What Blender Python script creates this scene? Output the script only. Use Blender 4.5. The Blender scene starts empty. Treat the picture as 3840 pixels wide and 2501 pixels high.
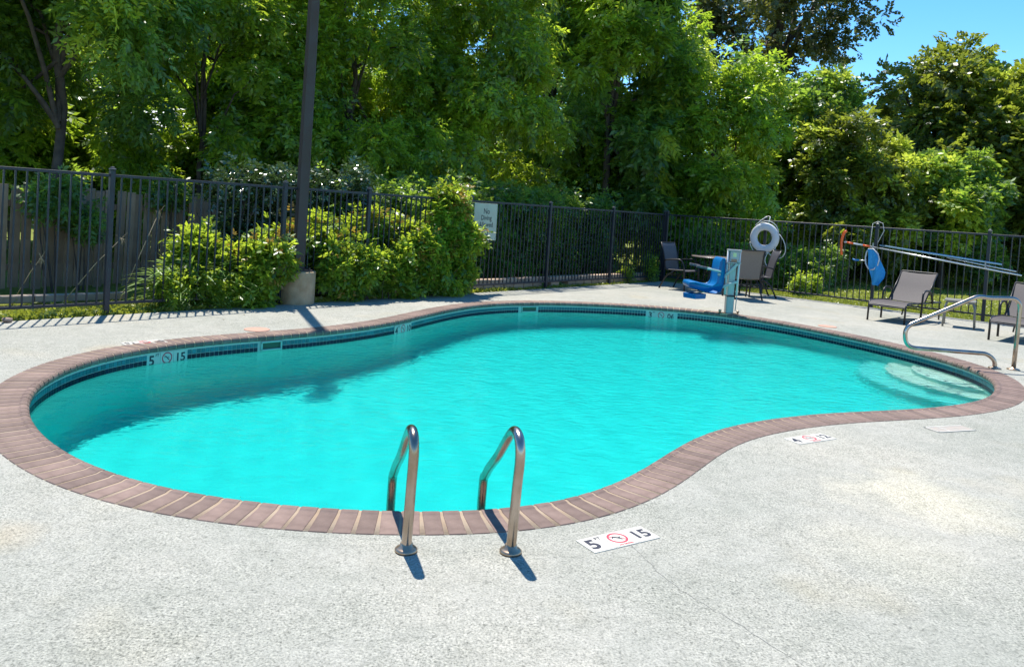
import bpy, bmesh, math, random
import numpy as np
from mathutils import Vector, Matrix
from mathutils.geometry import tessellate_polygon

S = bpy.context.scene
COL = S.collection
R = math.radians
random.seed(7)
rs = np.random.RandomState(11)

# ------------------------------------------------------------------ camera
CAM_H = 1.656
F, PITCH, ROLL, CYP = 2896.5, .0327, .0646, 874.55
cam = bpy.data.cameras.new('camera')
cam_o = bpy.data.objects.new('camera', cam)
COL.objects.link(cam_o)
cam.sensor_width = 36
cam.lens = F / 3840 * 36
cam.shift_y = -(1250.5 - CYP) / 3840
cam.clip_end = 2000
cam_o.matrix_world = Matrix.Translation((0, 0, CAM_H)) @ Matrix.Rotation(math.pi / 2 - PITCH, 4, 'X') @ Matrix.Rotation(ROLL, 4, 'Z')
S.camera = cam_o

# ------------------------------------------------------------------ world, sun, exposure
SUN_EL, SUN_AZ = R(67.3), R(22)          # azimuth measured to the left of straight ahead
W = bpy.data.worlds.new('World')
S.world = W
W.use_nodes = True
wn, wl = W.node_tree.nodes, W.node_tree.links
sky = wn.new('ShaderNodeTexSky')
sky.sky_type = 'NISHITA'
sky.sun_disc = False
sky.sun_elevation = SUN_EL
sky.sun_rotation = -SUN_AZ
sky.altitude = 1200
sky.air_density = 1.0
sky.dust_density = 0.1
sky.ozone_density = 4.0
hs = wn.new('ShaderNodeHueSaturation')
hs.inputs['Saturation'].default_value = 1.26
hs.inputs['Hue'].default_value = 0.497
wl.new(sky.outputs[0], hs.inputs['Color'])
wl.new(hs.outputs[0], wn['Background'].inputs[0])
wn['Background'].inputs[1].default_value = 0.14
sun = bpy.data.lights.new('sun', 'SUN')
sun.energy = 4.4
sun.angle = R(.7)
sun.color = (1, .955, .89)
sun_o = bpy.data.objects.new('sun', sun)
COL.objects.link(sun_o)
sd = Vector((-math.sin(SUN_AZ) * math.cos(SUN_EL), math.cos(SUN_AZ) * math.cos(SUN_EL), math.sin(SUN_EL)))
sun_o.rotation_euler = sd.to_track_quat('Z', 'Y').to_euler()
sun_o.location = (0, 0, 30)
sun.cycles.is_caustics_light = True
S.view_settings.view_transform = 'Standard'
S.view_settings.look = 'None'
S.view_settings.gamma = 1
S.view_settings.use_curve_mapping = False
S.view_settings.exposure = 0.93
S.cycles.use_denoising = True
S.cycles.denoising_prefilter = 'ACCURATE'
S.cycles.sample_clamp_indirect = 6
S.cycles.max_bounces = 8
S.cycles.transparent_max_bounces = 8

# ------------------------------------------------------------------ materials
def material(name, col, rough=.6, metal=0., spec=.5, var=None, var_scale=5., detail=4., bump=0., bump_scale=80.,
             obj_var=0., coord='Object', fac=(.35, .65), coat=0.):
    m = bpy.data.materials.new(name)
    m.use_nodes = True
    nt = m.node_tree
    n, l = nt.nodes, nt.links
    p = n['Principled BSDF']
    p.inputs['Base Color'].default_value = (*col, 1)
    p.inputs['Roughness'].default_value = rough
    p.inputs['Metallic'].default_value = metal
    p.inputs['Specular IOR Level'].default_value = spec
    p.inputs['Coat Weight'].default_value = coat
    tc = n.new('ShaderNodeTexCoord')
    out = None
    if var is not None:
        nz = n.new('ShaderNodeTexNoise')
        nz.inputs['Scale'].default_value = var_scale
        nz.inputs['Detail'].default_value = detail
        l.new(tc.outputs[coord], nz.inputs['Vector'])
        rp = n.new('ShaderNodeValToRGB')
        rp.color_ramp.elements[0].position = fac[0]
        rp.color_ramp.elements[1].position = fac[1]
        rp.color_ramp.elements[0].color = (*col, 1)
        rp.color_ramp.elements[1].color = (*var, 1)
        l.new(nz.outputs['Fac'], rp.inputs[0])
        out = rp.outputs[0]
        l.new(out, p.inputs['Base Color'])
    if obj_var > 0:
        oi = n.new('ShaderNodeObjectInfo')
        mr = n.new('ShaderNodeMapRange')
        mr.inputs['To Min'].default_value = 1 - obj_var
        mr.inputs['To Max'].default_value = 1 + obj_var
        l.new(oi.outputs['Random'], mr.inputs['Value'])
        h = n.new('ShaderNodeHueSaturation')
        l.new(mr.outputs[0], h.inputs['Value'])
        if out is not None:
            l.new(out, h.inputs['Color'])
        else:
            h.inputs['Color'].default_value = (*col, 1)
        l.new(h.outputs[0], p.inputs['Base Color'])
    if bump > 0:
        nb = n.new('ShaderNodeTexNoise')
        nb.inputs['Scale'].default_value = bump_scale
        nb.inputs['Detail'].default_value = 3
        l.new(tc.outputs[coord], nb.inputs['Vector'])
        b = n.new('ShaderNodeBump')
        b.inputs['Strength'].default_value = bump
        b.inputs['Distance'].default_value = .01
        l.new(nb.outputs['Fac'], b.inputs['Height'])
        l.new(b.outputs[0], p.inputs['Normal'])
    return m

def deck_material():
    m = bpy.data.materials.new('deck_concrete')
    m.use_nodes = True
    nt = m.node_tree
    n, l = nt.nodes, nt.links
    p = n['Principled BSDF']
    p.inputs['Roughness'].default_value = .9
    p.inputs['Specular IOR Level'].default_value = .25
    tc = n.new('ShaderNodeTexCoord')
    def noise(sc, det=4, rough=.55, vec=None):
        z = n.new('ShaderNodeTexNoise')
        z.inputs['Scale'].default_value = sc
        z.inputs['Detail'].default_value = det
        z.inputs['Roughness'].default_value = rough
        l.new(vec or tc.outputs['Object'], z.inputs['Vector'])
        return z.outputs['Fac']
    def ramp(src, stops):
        r = n.new('ShaderNodeValToRGB')
        e = r.color_ramp.elements
        while len(e) < len(stops):
            e.new(.5)
        for k, (pos, c) in enumerate(stops):
            e[k].position = pos
            e[k].color = (*c, 1)
        l.new(src, r.inputs[0])
        return r.outputs[0]
    def mix(a, b, f, mode='MIX'):
        x = n.new('ShaderNodeMix')
        x.data_type = 'RGBA'
        x.blend_type = mode
        for s, v in ((x.inputs[0], f), (x.inputs[6], a), (x.inputs[7], b)):
            if isinstance(v, (int, float)):
                s.default_value = v
            elif isinstance(v, tuple):
                s.default_value = (*v, 1)
            else:
                l.new(v, s)
        return x.outputs[2]
    base = ramp(noise(.55, 5, .6), [(.3, (.285, .285, .245)), (.5, (.335, .325, .282)), (.72, (.39, .365, .31))])
    warm = ramp(noise(.9, 3, .5), [(.60, (1, 1, 1)), (.78, (1.03, .97, .86))])
    base = mix(base, warm, 1., 'MULTIPLY')
    mid = ramp(noise(7, 6, .7), [(.3, (.84, .85, .84)), (.6, (1.04, 1.04, 1.04))])
    base = mix(base, mid, 1., 'MULTIPLY')
    grain = noise(95, 5, .75)
    fine = ramp(grain, [(.35, (.16, .17, .16)), (.44, (.72, .73, .71)), (.54, (1.06, 1.06, 1.05)), (.66, (1.5, 1.48, 1.40))])
    dens = ramp(noise(1.3, 4, .6), [(.35, (.55, .55, .55)), (.65, (1, 1, 1))])
    base = mix(base, mix(base, fine, 1., 'MULTIPLY'), dens)
    mg = ramp(noise(34, 4, .7), [(.34, (.62, .63, .61)), (.46, (.95, .95, .94)), (.66, (1.12, 1.12, 1.09))])
    base = mix(base, mix(base, mg, 1., 'MULTIPLY'), dens)
    # stains of their own: a rusty patch at the left, bleached patches at the right
    for (sx0, sy0, rad_), colr, amt in (((-2.25, 3.5, .22), (1.04, .90, .72), .5), ((2.70, 4.80, .6), (1.34, 1.27, 1.16), .95), ((2.1, 3.95, .5), (1.12, 1.10, 1.04), .6), ((-3.9, 7.6, .3), (1.06, .93, .78), .7)):
        vm = n.new('ShaderNodeVectorMath'); vm.operation = 'DISTANCE'
        ns = n.new('ShaderNodeTexNoise'); ns.inputs['Scale'].default_value = 3.5; ns.inputs['Detail'].default_value = 5
        l.new(tc.outputs['Object'], ns.inputs[0])
        va = n.new('ShaderNodeVectorMath'); va.operation = 'MULTIPLY_ADD'
        l.new(ns.outputs['Color'], va.inputs[0]); va.inputs[1].default_value = (rad_ * 1.2, rad_ * 1.2, 0)
        l.new(tc.outputs['Object'], va.inputs[2])
        l.new(va.outputs[0], vm.inputs[0]); vm.inputs[1].default_value = (sx0 + rad_ * .6, sy0 + rad_ * .6, 0)
        mr_ = n.new('ShaderNodeMapRange'); mr_.inputs['From Min'].default_value = rad_; mr_.inputs['From Max'].default_value = rad_ * .3
        mr_.inputs['To Max'].default_value = amt
        l.new(vm.outputs['Value'], mr_.inputs['Value'])
        base = mix(base, mix(base, colr, 1., 'MULTIPLY'), mr_.outputs[0])
    # dark pits
    pit = ramp(noise(38, 2, .5), [(.30, (.55, .56, .55)), (.37, (1, 1, 1))])
    base = mix(base, pit, .8, 'MULTIPLY')
    l.new(base, p.inputs['Base Color'])
    b = n.new('ShaderNodeBump')
    b.inputs['Strength'].default_value = .55
    b.inputs['Distance'].default_value = .006
    l.new(grain, b.inputs['Height'])
    l.new(b.outputs[0], p.inputs['Normal'])
    return m

def leaf_material(name, dark, lit, trans, tf=.32, rough=.34, spec=.6):
    m = bpy.data.materials.new(name)
    m.use_nodes = True
    nt = m.node_tree
    n, l = nt.nodes, nt.links
    p = n['Principled BSDF']
    p.inputs['Roughness'].default_value = rough
    p.inputs['Specular IOR Level'].default_value = spec
    at = n.new('ShaderNodeAttribute')
    at.attribute_name = 'tint'
    r = n.new('ShaderNodeValToRGB')
    r.color_ramp.elements[0].color = (*dark, 1)
    r.color_ramp.elements[1].color = (*lit, 1)
    l.new(at.outputs['Fac'], r.inputs[0])
    l.new(r.outputs[0], p.inputs['Base Color'])
    t = n.new('ShaderNodeBsdfTranslucent')
    r2 = n.new('ShaderNodeValToRGB')
    r2.color_ramp.elements[0].color = (*[c * .6 for c in trans], 1)
    r2.color_ramp.elements[1].color = (*trans, 1)
    l.new(at.outputs['Fac'], r2.inputs[0])
    l.new(r2.outputs[0], t.inputs['Color'])
    mx = n.new('ShaderNodeMixShader')
    mx.inputs[0].default_value = tf
    l.new(p.outputs[0], mx.inputs[1])
    l.new(t.outputs[0], mx.inputs[2])
    l.new(mx.outputs[0], n['Material Output'].inputs[0])
    return m

def water_material():
    m = bpy.data.materials.new('pool_water')
    m.use_nodes = True
    nt = m.node_tree
    n, l = nt.nodes, nt.links
    n.clear()
    out = n.new('ShaderNodeOutputMaterial')
    g = n.new('ShaderNodeBsdfGlass')
    g.inputs['Color'].default_value = (.84, .995, .985, 1)
    g.inputs['IOR'].default_value = 1.333
    g.inputs['Roughness'].default_value = 0
    tc = n.new('ShaderNodeTexCoord')
    mp = n.new('ShaderNodeMapping')
    mp.inputs['Rotation'].default_value = (0, 0, .5)
    mp.inputs['Scale'].default_value = (1, 1.7, 1)
    l.new(tc.outputs['Object'], mp.inputs[0])
    n1 = n.new('ShaderNodeTexNoise'); n1.inputs['Scale'].default_value = 7; n1.inputs['Detail'].default_value = 3
    n1.inputs['Distortion'].default_value = .6
    n2 = n.new('ShaderNodeTexNoise'); n2.inputs['Scale'].default_value = 1.6; n2.inputs['Detail'].default_value = 2
    l.new(mp.outputs[0], n1.inputs[0]); l.new(tc.outputs['Object'], n2.inputs[0])
    # calmer near the ladder end, livelier towards the far and shallow end
    sx = n.new('ShaderNodeSeparateXYZ'); l.new(tc.outputs['Object'], sx.inputs[0])
    mr = n.new('ShaderNodeMapRange')
    mr.inputs['From Min'].default_value = 4.5; mr.inputs['From Max'].default_value = 9.5
    mr.inputs['To Min'].default_value = .22; mr.inputs['To Max'].default_value = 1.0
    l.new(sx.outputs['Y'], mr.inputs['Value'])
    mu = n.new('ShaderNodeMath'); mu.operation = 'MULTIPLY'
    l.new(n1.outputs['Fac'], mu.inputs[0]); l.new(mr.outputs[0], mu.inputs[1])
    ad = n.new('ShaderNodeMath'); ad.operation = 'MULTIPLY_ADD'; ad.inputs[1].default_value = 1.2
    l.new(n2.outputs['Fac'], ad.inputs[0]); l.new(mu.outputs[0], ad.inputs[2])
    b = n.new('ShaderNodeBump'); b.inputs['Strength'].default_value = .85; b.inputs['Distance'].default_value = .022
    l.new(ad.outputs[0], b.inputs['Height']); l.new(b.outputs[0], g.inputs['Normal'])
    l.new(g.outputs[0], out.inputs[0])
    return m

def plaster_material():
    m = bpy.data.materials.new('pool_plaster')
    m.use_nodes = True
    nt = m.node_tree
    n, l = nt.nodes, nt.links
    p = n['Principled BSDF']
    p.inputs['Roughness'].default_value = .85
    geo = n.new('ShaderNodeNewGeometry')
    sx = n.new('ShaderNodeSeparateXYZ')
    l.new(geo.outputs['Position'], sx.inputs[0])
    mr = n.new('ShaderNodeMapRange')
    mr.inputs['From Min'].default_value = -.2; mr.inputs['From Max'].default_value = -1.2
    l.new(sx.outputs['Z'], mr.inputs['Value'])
    r = n.new('ShaderNodeValToRGB')  # pale near the top, aqua deeper: the water's light absorption put into colour
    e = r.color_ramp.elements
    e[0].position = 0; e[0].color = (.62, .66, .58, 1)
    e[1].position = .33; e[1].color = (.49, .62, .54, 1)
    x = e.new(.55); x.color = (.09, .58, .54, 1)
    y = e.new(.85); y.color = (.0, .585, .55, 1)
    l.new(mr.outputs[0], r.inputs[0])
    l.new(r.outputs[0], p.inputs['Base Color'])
    return m

M = {
    'deck': deck_material(),
    'coping': material('coping_brick', (.135, .088, .070), .75, var=(.205, .140, .112), var_scale=9, detail=7, obj_var=.22, bump=.25, bump_scale=120, spec=.35, coord='Object'),
    'grout': material('coping_grout', (.30, .21, .13), .9, var=(.35, .265, .18), var_scale=4, bump=.3, coord='Object'),
    'tile_up': material('blue_green_tile', (.025, .15, .17), .3, obj_var=.25, spec=.35),
    'tile_dn': material('navy_tile', (.004, .007, .026), .3, obj_var=.3, spec=.25),
    'tile_grout': material('tile_grout', (.44, .50, .44), .8),
    'plaster': plaster_material(),
    'water': water_material(),
    'marker': material('cream_marker_tile', (.52, .495, .42), .5, obj_var=.03),
    'worn': material('worn_marker_tile', (.34, .28, .23), .8, var=(.30, .28, .24), var_scale=22),
    'ink': material('marker_ink', (.02, .02, .035), .5),
    'ink_red': material('marker_red', (.62, .04, .07), .5),
    'steel': material('stainless_steel', (.47, .40, .35), .24, metal=1, var=(.33, .26, .20), var_scale=6, detail=5),
    'steel_worn': material('tarnished_steel', (.50, .38, .27), .38, metal=.9, var=(.36, .26, .18), var_scale=14, detail=6),
    'fence': material('black_fence_paint', (.014, .016, .024), .42, spec=.4, var=(.022, .026, .036), var_scale=4),
    'cap': material('fence_cap', (.05, .055, .07), .35),
    'pole': material('brown_pole_paint', (.066, .045, .038), .65, var=(.07, .052, .05), var_scale=3, spec=.25),
    'footing': material('footing_concrete', (.33, .225, .125), .9, var=(.43, .315, .19), var_scale=7, detail=7, bump=.7, bump_scale=40),
    'wood': material('weathered_cedar', (.27, .165, .10), .85, var=(.37, .25, .165), var_scale=3.5, detail=6, obj_var=.25, bump=.4, bump_scale=50),
    'block': material('tan_garden_block', (.36, .25, .17), .9, var=(.44, .33, .24), var_scale=9, obj_var=.2, bump=.4, bump_scale=60),
    'timber': material('edging_timber', (.34, .27, .21), .9, var=(.24, .19, .14), var_scale=6, obj_var=.1),
    'bark': material('tree_bark', (.055, .04, .032), .9, var=(.10, .075, .06), var_scale=6, detail=6, bump=.8, bump_scale=25),
    'soil': None,
    'sling': material('sling_fabric', (.055, .052, .06), .5, var=(.08, .078, .088), var_scale=60),
    'sling_brown': material('brown_sling_fabric', (.15, .125, .105), .7, var=(.18, .15, .13), var_scale=60),
    'sling_tan': material('taupe_sling_fabric', (.046, .036, .034), .7, var=(.062, .05, .047), var_scale=50),
    'frame': material('dark_metal_frame', (.018, .016, .016), .4, spec=.4),
    'frame_tan': material('grey_metal_frame', (.20, .19, .165), .4, spec=.5),
    'glass_top': material('smoked_table_top', (.20, .16, .14), .22, spec=.7),
    'white': material('white_plastic', (.56, .56, .57), .4),
    'rope': material('white_rope', (.62, .62, .58), .8),
    'blue': material('blue_moulded_plastic', (.0, .12, .33), .4, spec=.35),
    'cyan': material('pale_aqua_paint', (.33, .42, .40), .4),
    'lift_alu': material('brushed_aluminium', (.33, .33, .335), .4, metal=.3),
    'orange': material('orange_plastic', (.75, .11, .02), .4),
    'pole_blue': material('pale_blue_pole', (.28, .45, .58), .3, metal=.5),
    'pole_alu': material('aluminium_pole', (.60, .62, .62), .3, metal=.7),
    'net': material('blue_net', (.01, .24, .55), .7, var=(.03, .30, .60), var_scale=30),
    'sign': material('sign_face', (.44, .43, .34), .6, var=(.39, .38, .31), var_scale=5),
    'sign_ink': material('sign_lettering', (.04, .045, .04), .6),
    'lid': material('orange_skimmer_lid', (.45, .24, .17), .8),
    'stone': material('brown_stone', (.20, .13, .10), .9, var=(.30, .22, .17), var_scale=20, bump=.5),
    'house': material('pale_siding', (.72, .70, .74), .7),
    'roof': material('pale_metal_roof', (.80, .80, .82), .4),
    'glass': material('window_glass', (.03, .04, .05), .08),
    'rubber': material('black_rubber', (.02, .02, .02), .6),
    'label_y': material('yellow_label', (.70, .62, .30), .6),
    'label_r': material('rust_label', (.40, .16, .10), .6),
    'dry': material('dry_stalk', (.42, .33, .20), .9),
    'skimmer': material('skimmer_throat', (.02, .09, .05), .5),
    'skimmer_lip': material('skimmer_lip', (.33, .50, .42), .4),
}
LF = {
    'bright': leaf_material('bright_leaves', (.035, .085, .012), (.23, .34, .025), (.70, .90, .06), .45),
    'mid': leaf_material('green_leaves', (.028, .075, .016), (.19, .32, .03), (.66, .90, .06), .46),
    'dark': leaf_material('dark_leaves', (.020, .060, .022), (.13, .235, .042), (.50, .74, .07), .43, rough=.38),
    'olive': leaf_material('olive_leaves', (.035, .06, .012), (.16, .20, .026), (.46, .54, .05), .42),
    'airy': leaf_material('high_leaves', (.04, .06, .02), (.12, .13, .03), (.26, .28, .05), .3),
    'nandina': leaf_material('shrub_leaves', (.04, .11, .018), (.24, .36, .035), (.66, .82, .06), .46, rough=.38),
    'sun_patch': leaf_material('sunlit_patch_leaves', (.20, .30, .025), (.38, .44, .04), (.80, .92, .10), .46),  # paler leaf colour that stands for sunlit highlights
    'glossy': leaf_material('glossy_leaves', (.03, .065, .02), (.10, .15, .05), (.12, .2, .04), .15, rough=.22, spec=.9),
    'strap': leaf_material('strap_leaves', (.08, .17, .03), (.20, .32, .06), (.34, .50, .06), .34, rough=.4),
    'red': leaf_material('reddish_tips', (.26, .12, .03), (.40, .26, .04), (.5, .32, .06), .35),
    'weeds': leaf_material('weed_leaves', (.13, .17, .02), (.32, .34, .05), (.5, .56, .06), .35),
}

# ------------------------------------------------------------------ mesh helpers
class MB:
    def __init__(self):
        self.v, self.f, self.s = [], [], []
    def add(self, v, f, smooth=False):
        b = len(self.v)
        self.v += [tuple(p) for p in v]
        self.f += [tuple(i + b for i in q) for q in f]
        self.s += [smooth] * len(f)
        return self
    def box(self, c, s, rot=None, ch=0.):
        """box centred on c, sizes s, optional rotation matrix and chamfer ch"""
        hx, hy, hz = (k / 2 for k in s)
        if ch <= 0:
            v = [Vector((x, y, z)) for z in (-hz, hz) for y in (-hy, hy) for x in (-hx, hx)]
            f = [(0, 2, 3, 1), (4, 5, 7, 6), (0, 1, 5, 4), (2, 6, 7, 3), (0, 4, 6, 2), (1, 3, 7, 5)]
        else:
            bm = bmesh.new()
            bmesh.ops.create_cube(bm, size=1)
            for q in bm.verts:
                q.co = Vector((q.co.x * s[0], q.co.y * s[1], q.co.z * s[2]))
            bmesh.ops.bevel(bm, geom=bm.edges[:], offset=ch, segments=1, affect='EDGES', profile=.5)
            bm.verts.index_update()
            v = [q.co.copy() for q in bm.verts]
            f = [tuple(q.index for q in p.verts) for p in bm.faces]
            bm.free()
        if rot is not None:
            v = [rot @ p for p in v]
        c = Vector(c)
        return self.add([p + c for p in v], f)
    def bar(self, a, b, w, h=None, ch=0.):
        """rectangular bar from a to b"""
        a, b = Vector(a), Vector(b)
        d = b - a
        q = d.to_track_quat('X', 'Z').to_matrix()
        return self.box((a + b) / 2, (d.length, w, h or w), q, ch)
    def tube(self, path, r, seg=8, caps=True, closed=False):
        P = [Vector(p) for p in path]
        n = len(P)
        rr = r if isinstance(r, (list, tuple)) else [r] * n
        rings = []
        up = None
        for i in range(n):
            if closed:
                t = (P[(i + 1) % n] - P[i - 1]).normalized()
            else:
                t = (P[min(i + 1, n - 1)] - P[max(i - 1, 0)]).normalized()
            if up is None:
                up = t.orthogonal().normalized()
            else:
                up = (up - t * up.dot(t))
                up = up.normalized() if up.length > 1e-6 else t.orthogonal().normalized()
            sd_ = t.cross(up)
            rings.append([P[i] + (up * math.cos(a) + sd_ * math.sin(a)) * rr[i] for a in [2 * math.pi * k / seg for k in range(seg)]])
        v = [p for q in rings for p in q]
        f = []
        m = n if closed else n - 1
        for i in range(m):
            j = (i + 1) % n
            for k in range(seg):
                k2 = (k + 1) % seg
                f.append((i * seg + k, j * seg + k, j * seg + k2, i * seg + k2))
        self.add(v, f, True)
        if caps and not closed:
            b = len(self.v) - len(v)
            self.f += [tuple(b + k for k in range(seg)), tuple(b + (n - 1) * seg + k for k in reversed(range(seg)))]
            self.s += [False, False]
        return self
    def lathe(self, prof, c=(0, 0, 0), seg=24, sx=1., sy=1.):
        v, f = [], []
        for r_, z in prof:
            for k in range(seg):
                a = 2 * math.pi * k / seg
                v.append((c[0] + r_ * math.cos(a) * sx, c[1] + r_ * math.sin(a) * sy, c[2] + z))
        for i in range(len(prof) - 1):
            for k in range(seg):
                k2 = (k + 1) % seg
                f.append((i * seg + k, i * seg + k2, (i + 1) * seg + k2, (i + 1) * seg + k))
        self.add(v, f, True)
        b = len(self.v) - len(v)
        self.f += [tuple(b + (len(prof) - 1) * seg + k for k in range(seg)), tuple(b + k for k in reversed(range(seg)))]
        self.s += [False, False]
        return self
    def mesh(self, name, m):
        me = bpy.data.meshes.new(name)
        me.from_pydata(self.v, [], self.f)
        me.materials.append(m)
        me.polygons.foreach_set('use_smooth', self.s)
        me.update()
        return me

def link(name, me, parent=None, loc=(0, 0, 0), rot=None, **kw):
    o = bpy.data.objects.new(name, me)
    COL.objects.link(o)
    o.location = loc
    if rot is not None:
        o.rotation_euler = rot
    if parent is not None:
        o.parent = parent
    for k, v in kw.items():
        o[k] = v
    return o

def part(name, mb, m, parent, **kw):
    """part whose vertices are given in the parent's own coordinates"""
    return link(name, mb.mesh(name, m), parent, **kw)

def thing(name, label, cat, loc=(0, 0, 0), rz=0., group=None):
    o = link(name, None, None, loc, (0, 0, rz), label=label, category=cat)
    o.empty_display_size = .2
    if group:
        o['group'] = group
    return o

def single(name, mb, m, label, cat, loc=(0, 0, 0), group=None, rz=0.):
    o = link(name, mb.mesh(name, m), None, loc, (0, 0, rz), label=label, category=cat)
    if group:
        o['group'] = group
    return o

def structure(name, me, **kw):
    return link(name, me, kind='structure', **kw)

def copy_tree(o, parent=None):
    c = o.copy()
    COL.objects.link(c)
    c.parent = parent
    for ch in list(o.children):
        copy_tree(ch, c)
    return c

def fillet(path, r, n=6):
    """round the corners of a polyline"""
    P = [Vector(p) for p in path]
    out = [P[0]]
    for i in range(1, len(P) - 1):
        a, b = (P[i - 1] - P[i]), (P[i + 1] - P[i])
        d = min(r if not isinstance(r, (list, tuple)) else r[i - 1], a.length * .49, b.length * .49)
        p0, p1 = P[i] + a.normalized() * d, P[i] + b.normalized() * d
        for k in range(n + 1):
            t = k / n
            out.append(p0 * (1 - t) ** 2 + P[i] * 2 * t * (1 - t) + p1 * t ** 2)
    out.append(P[-1])
    return out

def text_mesh(s, size, m, bold=0., extrude=.0006, font_x=1.):
    c = bpy.data.curves.new('text', 'FONT')
    c.body = s
    c.size = size
    c.align_x = 'CENTER'
    c.align_y = 'CENTER'
    c.offset = bold
    c.extrude = extrude
    c.resolution_u = 3
    o = bpy.data.objects.new('text', c)
    COL.objects.link(o)
    bpy.context.view_layer.update()
    me = bpy.data.meshes.new_from_object(o.evaluated_get(bpy.context.evaluated_depsgraph_get()))
    bpy.data.objects.remove(o)
    bpy.data.curves.remove(c)
    me.materials.clear()
    me.materials.append(m)
    if font_x != 1.:
        me.transform(Matrix.Scale(font_x, 4, (1, 0, 0)))
    return me

# ------------------------------------------------------------------ fence geometry
CORNER = np.array([3.962, 20.173])
LD = np.array([-.65077, -.75928])      # along the left fence, away from the corner
RD = np.array([.75928, -.65077])       # along the right fence, away from the corner
def lpt(s, z=0., off=0.):              # off > 0 towards the pool
    p = CORNER + LD * s + np.array([.75928, -.65077]) * off
    return (p[0], p[1], z)
def rpt(s, z=0., off=0.):
    p = CORNER + RD * s + np.array([-.65077, -.75928]) * off
    return (p[0], p[1], z)

# ------------------------------------------------------------------ pool outline (coping nose, world metres)
CTRL = [(-3.48,5.63),(-3.64,5.95),(-3.76,6.35),(-3.82,6.75),(-3.80,7.10),(-3.72,7.48),(-3.57,7.84),(-3.35,8.16),(-3.10,8.46),
 (-2.80,8.76),(-2.34,9.22),(-1.92,9.75),(-1.52,10.45),(-1.22,11.25),(-.88,12.10),(-.48,12.85),(.10,13.42),(.70,13.78),(1.3,13.97),
 (1.95,14.1),(2.6,14.13),(3.25,14.03),(3.85,13.78),(4.35,13.38),(4.78,12.87),(5.15,12.3),(5.5,11.60),(5.76,10.9),(5.89,10.3),(5.93,9.79),
 (5.87,9.36),(5.72,8.95),(5.47,8.53),(5.2,8.15),(4.9,7.86),(4.6,7.63),(4.2,7.4),(3.72,7.18),(3.2,6.99),(2.69,6.77),(2.25,6.51),
 (1.82,6.2),(1.5,5.86),(1.25,5.5),(1.07,5.2),(.9,4.93),(.74,4.71),(.57,4.51),(.37,4.34),(.14,4.21),(-.1,4.13),(-.33,4.085),
 (-.55,4.06),(-.8,4.04),(-1.08,4.04),(-1.4,4.075),(-1.74,4.155),(-2.05,4.27),(-2.4,4.47),(-2.68,4.685),(-2.95,4.94),(-3.2,5.22)]
def catmull(P, k=12):
    P = np.array(P); out = []
    n = len(P)
    for i in range(n):
        p0, p1, p2, p3 = P[i - 1], P[i], P[(i + 1) % n], P[(i + 2) % n]
        for t in np.arange(k) / k:
            out.append(.5 * ((2 * p1) + (-p0 + p2) * t + (2 * p0 - 5 * p1 + 4 * p2 - p3) * t * t + (-p0 + 3 * p1 - 3 * p2 + p3) * t ** 3))
    return np.array(out)
def resample(C, n):
    d = np.linalg.norm(np.roll(C, -1, 0) - C, axis=1)
    s = np.concatenate([[0], np.cumsum(d)])
    t = np.linspace(0, s[-1], n, endpoint=False)
    Q = np.vstack([C, C[:1]])
    return np.stack([np.interp(t, s, Q[:, 0]), np.interp(t, s, Q[:, 1])], 1), s[-1]
NC = 720
cont, PERIM = resample(catmull(CTRL), NC)
kern = np.exp(-.5 * (np.arange(-24, 25) / 8.) ** 2); kern /= kern.sum()
sm = np.stack([np.convolve(np.concatenate([cont[-24:, i], cont[:, i], cont[:24, i]]), kern, 'valid') for i in (0, 1)], 1)
cont, PERIM = resample(sm, NC)
tan = np.roll(cont, -1, 0) - np.roll(cont, 1, 0)
tan /= np.linalg.norm(tan, axis=1)[:, None]
nrm = np.stack([-tan[:, 1], tan[:, 0]], 1)        # contour runs clockwise: outward normal is to the left
area2 = (cont[:, 0] * np.roll(cont[:, 1], -1) - np.roll(cont[:, 0], -1) * cont[:, 1]).sum()
if area2 > 0:
    nrm = -nrm
ang = np.unwrap(np.arctan2(tan[:, 1], tan[:, 0]))
curv = np.abs(0)
def off(nn):
    return cont + nrm * nn
def at(s):
    """position, tangent, outward normal at arc length s"""
    u = (s / PERIM * NC) % NC
    i = int(u); t = u - i; j = (i + 1) % NC
    p = cont[i] * (1 - t) + cont[j] * t
    q = nrm[i] * (1 - t) + nrm[j] * t
    return p, q / np.linalg.norm(q)

def ring_mesh(name, prof, m, smooth=False):
    """sweep profile [(n,z)...] round the contour"""
    k = len(prof)
    v = np.concatenate([np.column_stack([off(nn), np.full(NC, z)]) for nn, z in prof])
    f = []
    for a in range(k - 1):
        for i in range(NC):
            j = (i + 1) % NC
            f.append((a * NC + i, a * NC + j, (a + 1) * NC + j, (a + 1) * NC + i))
    mb = MB(); mb.add(v, f, smooth)
    return mb.mesh(name, m)

def fill_mesh(name, loops, z, m):
    """flat sheet from outer loop + holes; z number or function"""
    L = [[Vector((p[0], p[1], 0)) for p in lp] for lp in loops]
    tris = tessellate_polygon(L)
    P = [p for lp in L for p in lp]
    v = [(p.x, p.y, z(p.x, p.y) if callable(z) else z) for p in P]
    me = bpy.data.meshes.new(name)
    ff = []
    for t in tris:
        a, b, c = (P[i] for i in t)
        ff.append(t if (b - a).cross(c - a).z > 0 else (t[0], t[2], t[1]))
    me.from_pydata(v, [], ff)
    me.materials.append(m)
    me.update()
    return me

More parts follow.
